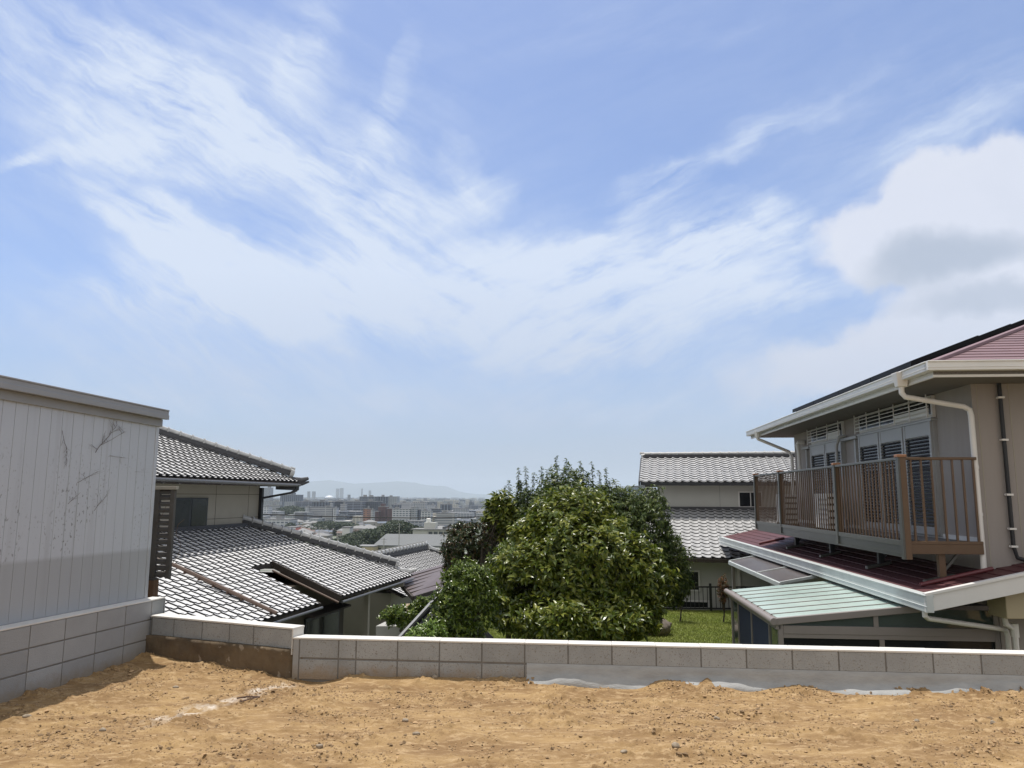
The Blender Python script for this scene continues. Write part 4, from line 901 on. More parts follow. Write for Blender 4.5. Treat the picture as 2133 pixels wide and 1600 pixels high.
# ---- balcony
bv=-1.0; b0,b1=-.09,8.2; zd=1.0; zr_=2.225
tb=t
mb=MB(); mb.box(HR,b0,b1,bv+.03,-.1,zd+.02,zd+.08); dk=mb.build('balcony_deck','bronze_grey',tb)
mb=MB(); mb.box(HR,b0,b1,bv-.02,bv+.03,zd+.00,zd+.155); mb.box(HR,b0,b1,bv-.035,bv-.021,zd+.10,zd+.165); mb.box(HR,b0,b1,bv-.01,bv+.05,zd-.05,zd-.0); mb.build('balcony_beam','bronze_grey',tb,bevel=.003)
mb=MB(); mb.box(HR,b0-.025,b0+.025,bv+.0,-.06,zd-.0,zd+.12); mb.box(HR,b0-.028,b0+.02,bv+.03,-.06,zd+.121,zd+.16); mb.build('balcony_end_beam','bronze',tb,bevel=.003)
mb=MB(); mb.box(HR,b0,b1,bv-.035,bv+.03,zr_-.035,zr_); mb.build('top_rail','bronze_grey',tb,bevel=.006)
mb=MB(); mb.box(HR,b0-.03,b0+.03,bv,-.06,zr_-.035,zr_-.0); mb.build('end_rail','bronze',tb,bevel=.006)
for u in (-.1,2.43,5.95,8.2):
    zb_=.93 if u<0 else .98
    mb=MB(); mb.box(HR,u-.045,u+.045,bv-.045,bv-.02,zb_,zr_+.0,1); mb.box(HR,u-.045,u+.045,bv-.0195,bv+.055,zb_,zr_+.0,0); pp=mb.build('balcony_post',['bronze','bronze_grey'],tb,bevel=.003)
    mb=MB(); mb.box(HR,u-.055,u+.055,bv-.055,bv+.065,zr_+.0,zr_+.035); mb.build('post_cap','bronze_lit',pp,bevel=.006)
u=b0+.12; 
while u<b1-.05:
    if min(abs(u-x) for x in (-.1,2.43,5.95,8.2))>.07:
        mb=MB(); mb.box(HR,u-.012,u+.012,bv-.008,bv+.008,zd+.155,zr_-.035); mb.build('baluster','bronze',tb)
    u+=.122
for k in range(7):
    v=bv+.13+k*.128
    if v<-.08: mb=MB(); mb.box(HR,b0-.015,b0+.015,v-.011,v+.011,zd+.16,zr_-.035); mb.build('end_baluster','bronze',tb)
def zroof(v): return zl+sr*(v-vl)
for u in (-.02,2.0,4.3,6.6):
    mb=MB(); v=-.55; mb.box(HR,u-.04,u+.04,v-.04,v+.04,zroof(v),zd+.02); bk=mb.build('balcony_leg','bronze' if u<0 else 'dark_frame',tb,bevel=.003)
    mb=MB(); mb.bar(HR(u,v+.02,zroof(v)+.12),HR(u,v+.22,zd+.01),.03,.03); mb.hexa([HR(u-.05,v-.22,zroof(v-.22)+.02),HR(u+.05,v-.22,zroof(v-.22)+.02),HR(u+.05,v+.14,zroof(v+.14)+.02),HR(u-.05,v+.14,zroof(v+.14)+.02)],[HR(u-.05,v-.22,zroof(v-.22)+.06),HR(u+.05,v-.22,zroof(v-.22)+.06),HR(u+.05,v+.14,zroof(v+.14)+.06),HR(u-.05,v+.14,zroof(v+.14)+.06)]); mb.build('foot','bronze_grey',bk)
# things on the balcony
def outdoor_unit(u,label):
    t=thing('outdoor_unit',label,'air conditioner',HR(u,-.55,zd+.08))
    mb=MB(); mb.box(HR,u,u+.75,-.62,-.34,zd+.14,zd+.78); mb.build('casing','white_box',t,bevel=.01)
    mb=MB(); z=zd+.2
    while z<zd+.74: mb.box(HR,u+.04,u+.5,-.632,-.621,z,z+.035); z+=.09
    mb.build('grille','shutter',t)
    mb=MB(); z=zd+.2
    while z<zd+.74: mb.box(HR,u-.012,u-.001,-.60,-.36,z,z+.04); z+=.12
    mb.build('side_louvres','dark_frame',t)
    for k in (.06,.62): mb=MB(); mb.box(HR,u+k,u+k+.06,-.66,-.3,zd+.081,zd+.139); mb.build('foot','black_metal',t)
outdoor_unit(4.2,'white air conditioner outdoor unit on the balcony under the wide gap between windows')
outdoor_unit(7.15,'white air conditioner outdoor unit at the far end of the balcony')
# ---- sunroom
v0,v1,ua,ub=-2.608,.10,.0,3.18; ze_=.145; sp=.105
t=thing('sunroom','glazed sunroom with mint panelled roof and brown grey frame below the balcony','sunroom',HR(.4,-1.6,-2.2))
f=lambda u,v,h:HR(u,v,ze_+sp*(v-v0)+h)
mb=MB(); n_=8; pw=(ub-ua)/n_
for k in range(n_):
    a=ua+k*pw+.003; b=ua+(k+1)*pw-.003
    for (va,vb) in ((v0+.02,v0+.85),(v0+.853,v0+1.7),(v0+1.703,v1-.02)): mb.hexa([f(a,va,.0),f(b,va,.0),f(b,vb,.0),f(a,vb,.0)],[f(a,va,.008),f(b,va,.008),f(b,vb,.008),f(a,vb,.008)])
rr=mb.build('roof_panels','poly_mint',t)
mb=MB()
for k in range(1,n_): u=ua+k*pw; mb.hexa([f(u-.011,v0,-.02),f(u+.011,v0,-.02),f(u+.011,v1,-.02),f(u-.011,v1,-.02)],[f(u-.011,v0,.018),f(u+.011,v0,.018),f(u+.011,v1,.018),f(u-.011,v1,.018)])
mb.build('glazing_bars','frame_mauve',rr)
mb=MB(); mb.hexa([f(ua-.03,v0-.03,-.06),f(ua+.03,v0-.03,-.06),f(ua+.03,v1,-.06),f(ua-.03,v1,-.06)],[f(ua-.03,v0-.03,.025),f(ua+.03,v0-.03,.025),f(ua+.03,v1,.025),f(ua-.03,v1,.025)]); mb.build('verge_beam','frame_mauve',t,bevel=.006)
mb=MB(); mb.tube([HR(ua-.03,v0-.06,ze_-.02),HR(ub+.03,v0-.06,ze_-.02)],.045,12); mb.box(HR,ua,ub,v0-.03,v0+.03,ze_-.12,ze_+.0); mb.build('eave_gutter','frame_mauve',t,smooth='auto')
mb=MB()
zt_s=.075
for u in (ua+.0,ub-.05): mb.box(HR,u,u+.05,v0-.0,v0+.06,-2.1,ze_-.02)
mb.box(HR,ua,ua+.05,-1.42,-1.36,zt_s,f(0,-1.39,-.05).z); mb.box(HR,ua,ua+.05,v1-.06,v1,-2.1,.40)
mb.box(HR,ua-.006,ua+.05,v0+.061,v1-.061,zt_s-.10,zt_s)
mb.box(HR,ua+.002,ua+.04,v0+.061,v1-.061,zt_s-.155,zt_s-.101)
for v in (-1.33,): mb.box(HR,ua,ua+.045,v-.03,v+.03,-2.1,zt_s-.156)
for u in (ua+.55,ua+1.65,ub-.55): mb.box(HR,u-.02,u+.02,v0+.002,v0+.05,-2.1,ze_-.12)
mb.build('frame','frame_mauve',t,bevel=.003)
mb=MB(); mb.add([HR(ua+.02,v0+.06,zt_s),HR(ua+.02,-1.42,zt_s),HR(ua+.02,-1.42,f(0,-1.42,-.05).z),HR(ua+.02,v0+.06,f(0,v0+.06,-.05).z)],[(0,1,2,3)]); mb.build('gable_pane','glass_green',t)
mb=MB(); mb.add([HR(ua+.02,-1.36,zt_s),HR(ua+.02,v1-.06,zt_s),HR(ua+.02,v1-.06,f(0,v1,-.05).z),HR(ua+.02,-1.36,f(0,-1.36,-.05).z)],[(0,1,2,3)]); mb.build('gable_pane','glass_green',t)
for va,vb in ((v0+.06,-1.36),(-1.30,v1-.06)):
    mb=MB(); mb.box(HR,ua+.02,ua+.026,va,vb,-2.0,zt_s-.156); mb.build('front_pane','glass_dark',t)
for k,(a,b) in enumerate(((ua+.05,ua+.53),(ua+.57,ua+1.63),(ua+1.67,ub-.57),(ub-.53,ub-.05))):
    mb=MB(); mb.box(HR,a,b,v0+.02,v0+.026,-2.0,ze_-.12); mb.build('side_pane','glass_green' if k in(0,3) else 'curtain',t)
mb=MB(); mb.box(HR,ua+.05,ub,v1-.04,v1-.0,-2.1,.35); mb.build('back_wall','wall_house',t)
# ---- brown terrace roof beyond the sunroom
t=thing('terrace_roof','brown translucent terrace roof with pale edge rail beyond the sunroom','terrace roof',HR(4.5,-1.4,-2.2))
ta,tb_=3.78,8.45; f=lambda u,v,h:HR(u,v,.20+.2*(v+1.63)+h)
mb=MB(); mb.hexa([f(ta,-1.6,0),f(tb_,-1.6,0),f(tb_,-.9,0),f(ta,-.9,0)],[f(ta,-1.6,.01),f(tb_,-1.6,.01),f(tb_,-.9,.01),f(ta,-.9,.01)]); mb.build('roof_sheet','poly_brown',t)
mb=MB(); mb.bar(f(ta-.02,-1.63,-.02),f(tb_,-1.63,-.02),.05,.08); mb.bar(f(ta,-1.63,.01),f(ta,-.9,.01),.035,.05); mb.bar(f(5.6,-1.63,.015),f(5.6,-.9,.015),.03,.03); mb.bar(f(tb_,-1.63,.01),f(tb_,-.9,.01),.04,.05); mb.build('frame','fascia_grey',t,bevel=.004)
for u in (4.0,8.3): mb=MB(); mb.box(HR,u,u+.07,-1.60,-1.53,-1.7,.16); mb.build('post','frame_mauve',t)
# ------------------------------------------------------------------ garden
GZ=-1.48
def pts_sheet(name,x0,x1,y0,y1,st,fz,m,kind='structure'):
    xs_=np.arange(x0,x1+st,st); ys_=np.arange(y0,y1+st,st); X_,Y_=np.meshgrid(xs_,ys_,indexing='ij'); Z_=fz(X_,Y_); i_=np.arange(X_.size).reshape(X_.shape)
    F_=np.stack([i_[:-1,:-1],i_[1:,:-1],i_[1:,1:],i_[:-1,1:]],-1).reshape(-1,4); o=npmesh(name,np.stack([X_,Y_,Z_],-1).reshape(-1,3),F_,m,smooth=True); o['kind']=kind; return o
mk('lawn_base',(.075,.085,.03),.95,vscale=1.5,col2=(.14,.16,.04))
pts_sheet('lawn_ground',-1.2,8.6,7.85,22.6,.3,lambda x,y:GZ+.05*(vnoise(x*.5,y*.5,40)-.5),'lawn_base')
mb=MB(); mb.box(WF,7.8,22.75,-1.32,-1.2,-3.6,GZ+.04); mb.box(WF,22.62,22.75,-1.2,8.6,-3.6,GZ+.06); 
tag(mb.build('retaining_wall','garden_wall'),'concrete retaining wall holding up the lawn terrace','wall')
mgr=mat('grass_blade',(.24,.30,.055),.7,island=.35,vscale=.9,col2=(.30,.33,.08),spec=.3)
NG=240000
gx=rng.uniform(-1.0,7.6,NG); gy=rng.uniform(12.0,22.5,NG); gh=rng.uniform(.02,.055,NG); ga=rng.uniform(0,6.28,NG); gt=rng.normal(0,.022,(NG,2))
gz_=GZ+.05*(vnoise(gx*.5,gy*.5,40)-.5); wv_=.006
Vg=np.zeros((NG,3,3)); Vg[:,0]=np.stack([gx-np.cos(ga)*wv_,gy-np.sin(ga)*wv_,gz_],-1); Vg[:,1]=np.stack([gx+np.cos(ga)*wv_,gy+np.sin(ga)*wv_,gz_],-1); Vg[:,2]=np.stack([gx+gt[:,0],gy+gt[:,1],gz_+gh],-1)
o=npmesh('grass',Vg.reshape(-1,3),np.arange(NG*3).reshape(-1,3),mgr); tag(o,'short sunlit lawn grass beyond the block wall','grass',kind='stuff')
# fence
t=thing('iron_fence','low black iron fence at the far edge of the lawn','fence',(5,22.3,GZ))
mb=MB(); fz0,fz1=GZ+.04,GZ+.68
for z in (fz0+.05,fz1): mb.box(WF,22.28,22.31,2.6,8.4,z-.02,z+.02)
mb.build('rails','black_metal',t)
for k in range(48):
    x=2.65+k*.12; mb=MB(); mb.box(WF,22.285,22.305,x-.008,x+.008,fz0+.07,fz1-.02); mb.build('bar','black_metal',t)
for x in (3.7,5.62,7.5): mb=MB(); mb.box(WF,22.27,22.32,x-.03,x+.03,GZ-.1,fz1+.1); mb.build('post','black_metal',t)
# rock
q=at(1386,1272,18.6); stone('garden_rock',(q.x-.28,q.y,GZ+.16),.40,'rough brown boulder at the edge of the lawn under the tree','rock',41,.72,cat='rock')
# ------------------------------------------------------------------ foliage
def leafmat(k,c1,c2,c3,rough=.34,tr=.25):
    m=bpy.data.materials.new(k); m.use_nodes=True; t=m.node_tree; p=t.nodes['Principled BSDF']; n=t.nodes.new; l=t.links.new
    g=n('ShaderNodeNewGeometry'); cr=n('ShaderNodeValToRGB'); l(g.outputs['Random Per Island'],cr.inputs[0])
    cr.color_ramp.elements[0].color=(*c1,1); cr.color_ramp.elements[1].color=(*c3,1); cr.color_ramp.elements[1].position=1
    e_=cr.color_ramp.elements.new(.55); e_.color=(*c2,1)
    l(cr.outputs[0],p.inputs['Base Color']); p.inputs['Roughness'].default_value=rough; p.inputs['Specular IOR Level'].default_value=.55
    tr_=n('ShaderNodeBsdfTranslucent'); l(cr.outputs[0],tr_.inputs[0]); mx_=n('ShaderNodeMixShader'); mx_.inputs[0].default_value=tr
    o_=t.nodes['Material Output']; l(p.outputs[0],mx_.inputs[1]); l(tr_.outputs[0],mx_.inputs[2]); l(mx_.outputs[0],o_.inputs[0])
    MT[k]=m
leafmat('leaf_big',(.05,.085,.010),(.13,.165,.018),(.27,.28,.045),tr=.3)
leafmat('leaf_dark',(.03,.06,.010),(.075,.115,.018),(.17,.20,.04),rough=.42)
leafmat('leaf_red',(.022,.042,.010),(.04,.065,.015),(.13,.06,.025),tr=.15)
leafmat('leaf_gloss',(.04,.075,.010),(.10,.15,.018),(.22,.27,.05),rough=.28)
leafmat('leaf_bright',(.09,.16,.02),(.14,.22,.03),(.2,.28,.05))
leafmat('leaf_copper',(.12,.05,.02),(.22,.09,.035),(.10,.12,.03))
leafmat('leaf_wood',(.015,.03,.010),(.028,.048,.015),(.05,.07,.02),rough=.6,tr=.15)
def leaves(P,D,Nn,L,Wd,fold=.25,droop=.15):
    """one leaf per row: base P, direction D, normal Nn"""
    D=D/np.linalg.norm(D,axis=1,keepdims=True); Sd=np.cross(D,Nn); Sd/=np.linalg.norm(Sd,axis=1,keepdims=True)+1e-9; Nn=np.cross(Sd,D)
    L=L[:,None]; Wd=Wd[:,None]
    dn=Nn*-1
    v0=P; m1=P+D*L*.38; m2=P+D*L*.72+dn*L*droop*.4; tip=P+D*L+dn*L*droop
    V=np.stack([v0,m1+Sd*Wd*.5+Nn*Wd*fold,m2+Sd*Wd*.36+Nn*Wd*fold*.7,tip,m2-Sd*Wd*.36+Nn*Wd*fold*.7,m1-Sd*Wd*.5+Nn*Wd*fold,m1,m2],1)
    k=(np.arange(len(P))*8)[:,None]
    q=np.array([[0,6,1,1],[6,7,2,1],[7,3,2,2],[0,5,6,6],[5,4,7,6],[4,3,7,7]])
    tri=np.array([[0,6,1],[6,2,1],[6,7,2],[7,3,2],[0,5,6],[5,4,6],[4,7,6],[4,3,7]])
    F=(tri[None]+k[:,:,None]).reshape(-1,3)
    return V.reshape(-1,3),F
def crown_pts(ell,n,r,shell=(.62,1.04)):
    """twig tips spread through the outer crown of a union of ellipsoids"""
    vols=np.array([e[1][0]*e[1][1]*e[1][2] for e in ell])**(2/3); vols/=vols.sum(); P=[];Dr=[]
    while sum(len(p) for p in P)<n:
        k=r.choice(len(ell),p=vols); c,ra=np.array(ell[k][0]),np.array(ell[k][1]); m=400
        d=r.normal(size=(m,3)); d/=np.linalg.norm(d,axis=1,keepdims=True); rr=r.uniform(shell[0]**3,shell[1]**3,m)**(1/3)
        lump=.74+.40*vnoise(np.arctan2(d[:,1],d[:,0])*2.6+k*7,d[:,2]*3.6+k+9,50+k)+.08*vnoise(np.arctan2(d[:,1],d[:,0])*7+30,d[:,2]*8+30,70+k)
        q=c+d*ra*(rr*lump)[:,None]; ok=np.ones(m,bool)
        for j,(c2,r2) in enumerate(ell):
            if j!=k: ok&=(((q-np.array(c2))/np.array(r2))**2).sum(1)>.36
        P.append(q[ok]); Dr.append((d/ra/np.linalg.norm(d/ra,axis=1,keepdims=True))[ok])
    P=np.concatenate(P);Dr=np.concatenate(Dr); i=r.permutation(len(P))[:n]; return P[i],Dr[i]
def tree(name,label,cat,base,ell,ntw,per,L,Wf,leaf,seed,trunkr=.09,upb=.35,droop=.15,hang=0,shell=(.62,1.04),clear=None,group=None,spread=.9):
    r=np.random.default_rng(seed); t=thing(name,label,cat,base,group)
    P,Dr=crown_pts(ell,ntw,r,shell)
    if clear is not None: k=clear(P); P,Dr=P[k],Dr[k]
    ax=Dr+np.array([0,0,upb])+r.normal(0,.25,P.shape); ax/=np.linalg.norm(ax,axis=1,keepdims=True)
    Pb=np.repeat(P,per,0); A=np.repeat(ax,per,0); m=len(Pb)
    rad=r.normal(size=(m,3)); rad-=A*(rad*A).sum(1)[:,None]; rad/=np.linalg.norm(rad,axis=1,keepdims=True)
    s_=r.uniform(0,1,m); base_=Pb-A*(s_*L*1.3)[:,None]+r.normal(0,L*.06,(m,3))
    D=A*(.35+.3*(1-s_))[:,None]+rad*spread+np.array([0,0,-hang])+r.normal(0,.15,(m,3))
    Nn=A*.8+np.array([0,0,.7])+r.normal(0,.3,(m,3))
    Ls=L*r.uniform(.65,1.15,m)
    V,F=leaves(base_,D,Nn,Ls,Ls*Wf,droop=droop)
    npmesh('crown',V,F,leaf,t,off=base,smooth=False)
    # trunk, limbs and twigs
    mb=MB(); b=Vector(base); cz=Vector(np.average([e[0] for e in ell],axis=0,weights=[np.prod(e[1]) for e in ell]))
    top=b.lerp(cz,.75); mb.tube([b,b.lerp(top,.5)+Vector((.04,.03,0)),top],[trunkr,trunkr*.8,trunkr*.5],8)
    nl=min(60,len(P)); 
    for i in range(nl):
        e_=Vector(P[i]); st=b.lerp(top,random.uniform(.45,1)); md=st.lerp(e_,.5)+Vector((random.uniform(-.1,.1),random.uniform(-.1,.1),random.uniform(0,.18)))*(L*5)
        mb.tube([st,st.lerp(md,.5),md,e_],[trunkr*.30,trunkr*.22,trunkr*.15,trunkr*.05],5,cap=False)
    mb.build('trunk','bark',t,smooth='auto')
    return t
def E3(px,py,Y,rx,ry,rd=None):
    q=at(px,py,Y); k=Y/1600*1.0; return ((q.x,q.y,q.z),(rx*k,(rd or rx)*k,ry*k))
G=lambda x,y:(x,y,GZ)
q=at(1210,1200,13.6)
tree('magnolia_tree','large domed broad leaved tree in mid garden with big yellow green leaves','tree',G(q.x,q.y),
 [E3(1195,1092,14.0,98,82,88),E3(1205,1178,13.6,150,112,135),E3(1108,1225,13.3,92,98,85),E3(1305,1215,13.5,92,92,90),E3(1150,1280,12.9,105,52,90),E3(1118,1268,12.0,66,62,45),E3(1080,1290,12.1,44,40,40),E3(1175,1295,11.9,50,40,40),E3(1262,1285,12.9,105,50,90),E3(1120,1130,13.8,60,58,60),E3(1085,1180,13.2,50,46,50),E3(1345,1190,13.4,50,46,48),E3(1240,1130,13.0,60,40,46),E3(1285,1128,13.8,60,56,60)],
 6200,8,.13,.42,'leaf_big',1,.10,droop=.22,shell=(.62,1.03))
q=at(1160,1100,16.5)
tree('evergreen_tree','tall small leaved evergreen whose upright shoots top the tree group','tree',G(q.x,q.y+.3),
 [E3(1172,1003,16.5,52,42,46),E3(1225,1012,16.5,42,36,40),E3(1120,1012,16.5,42,34,40),E3(1178,1030,16.5,72,62,60),E3(1180,1070,16.5,100,80,80),E3(1100,1070,16.6,52,62,52),E3(1085,1120,16.4,62,70,60),E3(1250,1070,16.4,62,66,60),E3(1290,1110,16.3,56,66,50)],
 3300,9,.085,.40,'leaf_dark',2,.09,upb=.6,hang=.15)
# upright leaders above its crown
t=thing('leading_shoots','bunch of upright leafy shoots standing above the evergreen crown','shoots',tuple(at(1165,1040,16.5)))
r=np.random.default_rng(5); VV=[];FF_=[];kk=0; mbt=MB()
for (x,y0) in ((1158,952),(1180,955),(1172,985),(1208,960),(1200,985),(1232,962),(1225,985),(1248,980),(1262,975),(1140,985),(1128,972),(1112,985),(1095,972),(1080,975),(1084,1000),(1222,1000),(1270,1000),(1150,975),(1190,972),(1060,1000),(1052,1012),(1283,1015),(1215,975)):
    yb=y0+85; a=np.array(at(x+random.uniform(-8,8),yb,16.4)); b=np.array(at(x,y0,16.4)); m=120; s_=np.linspace(0,1,m)+r.uniform(-.01,.01,m); P=a+(b-a)*s_[:,None]
    th=r.uniform(0,6.28,m); D=np.stack([np.cos(th),np.sin(th),r.uniform(-.6,.5,m)],-1); Nn=np.tile([0,0,1.],(m,1))+r.normal(0,.4,(m,3)); Ls=.085*r.uniform(.6,1.2,m)*(1.15-.45*s_)
    P=P+r.normal(0,.03,(m,3))*(1.2-s_)[:,None]
    V,F=leaves(P,D,Nn,Ls,Ls*.42,droop=.3); VV.append(V); FF_.append(F+kk); kk+=len(V); mbt.tube([a,b],[.01,.003],4)
npmesh('leaves',np.concatenate(VV),np.concatenate(FF_),'leaf_dark',t,off=t.location); mbt.build('stems','bark',t)
q=at(1390,1200,16.2)
tree('drooping_tree','dark drooping branched tree at the right side of the tree group, over the rock','tree',G(q.x-.9,q.y+.5),
 [E3(1340,1120,16.0,72,105,60),E3(1395,1175,16.2,48,62,45),E3(1400,1215,16.2,42,45,38),E3(1300,1080,16.2,60,70,50),E3(1330,1210,15.5,50,80,50),E3(1345,1270,15.2,40,45,40)],
 2200,9,.10,.30,'leaf_dark',3,.08,upb=-.1,hang=.7,droop=.3)
q=at(988,1100,15.5)
tree('loquat_tree','slender tree with a loose leafy head at the left top of the tree group','tree',G(q.x,q.y),
 [E3(985,1065,15.5,42,42,40),E3(1010,1040,15.5,30,26,30),E3(1040,1075,16,35,50,30)],
 330,8,.13,.42,'leaf_big',4,.05,upb=.5,droop=.25)
q=at(970,1140,15.8)
tree('photinia_tree','dark bush with reddish young leaves at the left edge of the tree group','tree',G(q.x,q.y),
 [E3(962,1140,15.8,42,54,42),E3(945,1165,15.8,24,38,26),E3(1000,1125,15.9,38,44,36)],
 1050,9,.065,.45,'leaf_red',5,.05)
q=at(1060,1150,15.2)
tree('evergreen_tree','mid green filler tree between the reddish bush and the domed tree','tree',G(q.x,q.y),
 [E3(1030,1150,15.0,55,70,45),E3(1060,1210,14.6,50,80,45),E3(1050,1090,15.8,40,50,40),E3(1058,1275,14.3,42,42,40)],
 1300,9,.085,.38,'leaf_gloss',6,.06)
q=at(968,1250,12.6)
tree('rounded_shrub','round glossy leaved shrub standing left in front of the tree group','shrub',G(q.x,q.y),
 [E3(972,1235,12.6,58,68,55),E3(955,1285,12.5,62,58,55),E3(990,1290,12.5,50,50,50)],
 1500,9,.075,.42,'leaf_gloss',7,.04)
q=at(888,1320,11.8)
tree('low_shrub','low bright green shrub against the foot of the black stair screen','shrub',G(q.x+.15,q.y),
 [E3(890,1325,11.8,42,30,35),E3(925,1318,12,30,26,30)],230,9,.09,.3,'leaf_bright',8,.02,upb=.9)
q=at(830,1290,17)
tree('planter_shrub','leafy green shrub spilling over the pale planter box','shrub',(q.x,q.y+.3,-1.2),
 [E3(835,1283,17,45,22,30),E3(800,1290,17.1,22,14,20),E3(880,1265,17.3,26,20,25),E3(770,1293,17.2,18,12,18)],520,8,.09,.4,'leaf_gloss',9,.03)
q=at(1416,1262,20.5)
tree('young_tree','thin young tree with a small dark head in front of the black fence','tree',G(q.x,q.y),[E3(1416,1222,20.5,20,24,18)],160,8,.07,.4,'leaf_dark',10,.022)
q=at(1506,1275,20.3)
tree('copper_shrub','narrow upright shrub with coppery red leaves beside the fence','shrub',G(q.x,q.y),[E3(1506,1228,20.3,12,30,12),E3(1508,1215,20.3,9,18,9)],190,8,.05,.4,'leaf_copper',11,.02,upb=.8)
q=at(1380,1215,19.5)
tree('azalea_bush','small rusty orange bush in the shade behind the rock','bush',G(q.x-.2,q.y),[E3(1368,1225,19.5,20,30,18)],150,8,.06,.45,'leaf_copper',12,.02)
# low plants under the trees
GP=[(1090,1332,11.5,26,12),(1250,1330,12,30,14),(1330,1322,13,26,14),(1040,1318,13.5,28,12),(1300,1335,11.6,26,12)]
LBL=['low weedy tuft at the foot of the domed tree, left one','low weedy tuft below the trunk of the domed tree','low weedy tuft where the lawn meets the tree shade','low weedy tuft between round shrub and domed tree','low weedy tuft close behind the front wall coping']
for i,(x,y,Y_,a,b) in enumerate(GP):
    q=at(x,y,Y_); tree('weed_tuft',LBL[i],'weeds',(q.x,q.y,GZ),[((q.x,q.y,GZ+.25),(a*Y_/1600,a*Y_/1600,.28))],110,8,.07,.22,'leaf_bright',20+i,.012,upb=1.0,group='weed tufts under the trees')
# ------------------------------------------------------------------ terrain and town
def tz(x,y):
    y=np.asarray(y,float); return np.interp(y,[-50,33,60,120,330,430,650,900,1200,60000],[-3.6,-3.6,-8,-14,-25,-27,-36,-41,-43,-43])
mk('town_ground',(.16,.17,.14),.95,vscale=.03,col2=(.08,.11,.05),detail=8,spots=(.05,.6,(.24,.23,.21)))
yy=np.concatenate([np.arange(-60,60,6),np.arange(60,1300,25),np.geomspace(1300,30500,24)]); xx=np.concatenate([-np.geomspace(30000,60,26),np.linspace(-50,50,11),np.geomspace(60,30000,26)])
X_,Y_=np.meshgrid(xx,yy,indexing='ij'); Z_=tz(X_,Y_); i_=np.arange(X_.size).reshape(X_.shape)
o=npmesh('ground',np.stack([X_,Y_,Z_],-1).reshape(-1,3),np.stack([i_[:-1,:-1],i_[1:,:-1],i_[1:,1:],i_[:-1,1:]],-1).reshape(-1,4),'town_ground'); o['kind']='structure'
# hills on the horizon
mk('hill',(.05,.07,.05),.95,var=.3,vscale=.002)
prof_=[(-600,1026),(0,1018),(300,1012),(480,1020),(560,1013),(620,1005),(690,1000),(735,1008),(780,1006),(830,1002.5),(860,1005),(890,1011),(925,1012),(960,1025),(1000,1030),(1080,1031),(1200,1027),(1300,1022),(1380,1026),(1600,1018),(2133,1024),(2700,1028)]
YH=23000.; V=[];F=[]; pxs=np.linspace(-600,2700,260); pys=np.interp(pxs,[p[0] for p in prof_],[p[1] for p in prof_])
for i,(x,y) in enumerate(zip(pxs,pys)):
    q=at(x,y,YH); z=q.z+12*(vnoise(np.array([x*.12]),np.array([1.]),60)[0]-.5)
    V+=[(q.x*.93,YH-1500,-60),(q.x*.965,YH-700,(z-60)*.45+0),(q.x,YH,z),(q.x*1.1,YH+2500,-60)]
for i in range(len(pxs)-1):
    for j in range(3): F.append((i*4+j,(i+1)*4+j,(i+1)*4+j+1,i*4+j+1))
mb=MB(); mb.add(V,F); o=mb.build('hills','hill',None,smooth=True); o['kind']='structure'
# facade material with floors and bays
def facade(k,wall,dark,bay,floor,bw=.62,fh=.5,vert=False):
    m=bpy.data.materials.new(k); m.use_nodes=True; t=m.node_tree; p=t.nodes['Principled BSDF']; n=t.nodes.new; l=t.links.new
    tc_=n('ShaderNodeTexCoord'); s=n('ShaderNodeSeparateXYZ'); l(tc_.outputs['Object'],s.inputs[0])
    def M_(op,a,b=0.):
        q=n('ShaderNodeMath'); q.operation=op
        for i,v in enumerate((a,b)):
            if isinstance(v,(int,float)): q.inputs[i].default_value=v
            else: l(v,q.inputs[i])
        return q.outputs[0]
    hx=M_('FRACT',M_('DIVIDE',M_('ADD',s.outputs[0],s.outputs[1]),bay)); hz=M_('FRACT',M_('DIVIDE',s.outputs[2],floor))
    msk=M_('MULTIPLY',M_('LESS_THAN',hx,bw),M_('LESS_THAN',hz,fh)) if not vert else M_('LESS_THAN',hx,bw)
    ge=n('ShaderNodeNewGeometry'); sz=n('ShaderNodeSeparateXYZ'); l(ge.outputs['Normal'],sz.inputs[0]); msk=M_('MULTIPLY',msk,M_('LESS_THAN',sz.outputs[2],.5))
    q=n('ShaderNodeMix'); q.data_type='RGBA'; l(msk,q.inputs[0]); q.inputs[6].default_value=(*wall,1); q.inputs[7].default_value=(*dark,1); l(q.outputs[2],p.inputs['Base Color']); p.inputs['Roughness'].default_value=.7
    MT[k]=m
facade('f_white',(.52,.53,.54),(.10,.12,.15),4.2,3.1,.7,.5)
facade('f_cream',(.52,.49,.42),(.12,.12,.13),5,3.2,.68,.48)
facade('f_dark',(.06,.07,.09),(.015,.02,.03),3.5,3.1,.7,.6)
facade('f_darkband',(.22,.24,.28),(.02,.027,.04),14,3.1,.93,.62)
facade('f_pier',(.20,.23,.27),(.025,.032,.05),5.5,3.1,.78,.9)
facade('f_grey',(.36,.37,.38),(.12,.14,.16),4,3.1,.75,.5)
facade('f_band',(.42,.42,.42),(.16,.17,.19),40,3.0,.97,.5)
facade('f_red',(.11,.055,.05),(.06,.04,.045),4,3.1,.6,.5)
facade('f_orange',(.30,.16,.11),(.12,.09,.08),5,3.1,.5,.5)
facade('f_glass',(.26,.31,.38),(.15,.19,.25),3,3.6,.8,.7)
facade('f_beige',(.60,.52,.40),(.2,.17,.14),5,3.3,.6,.45)
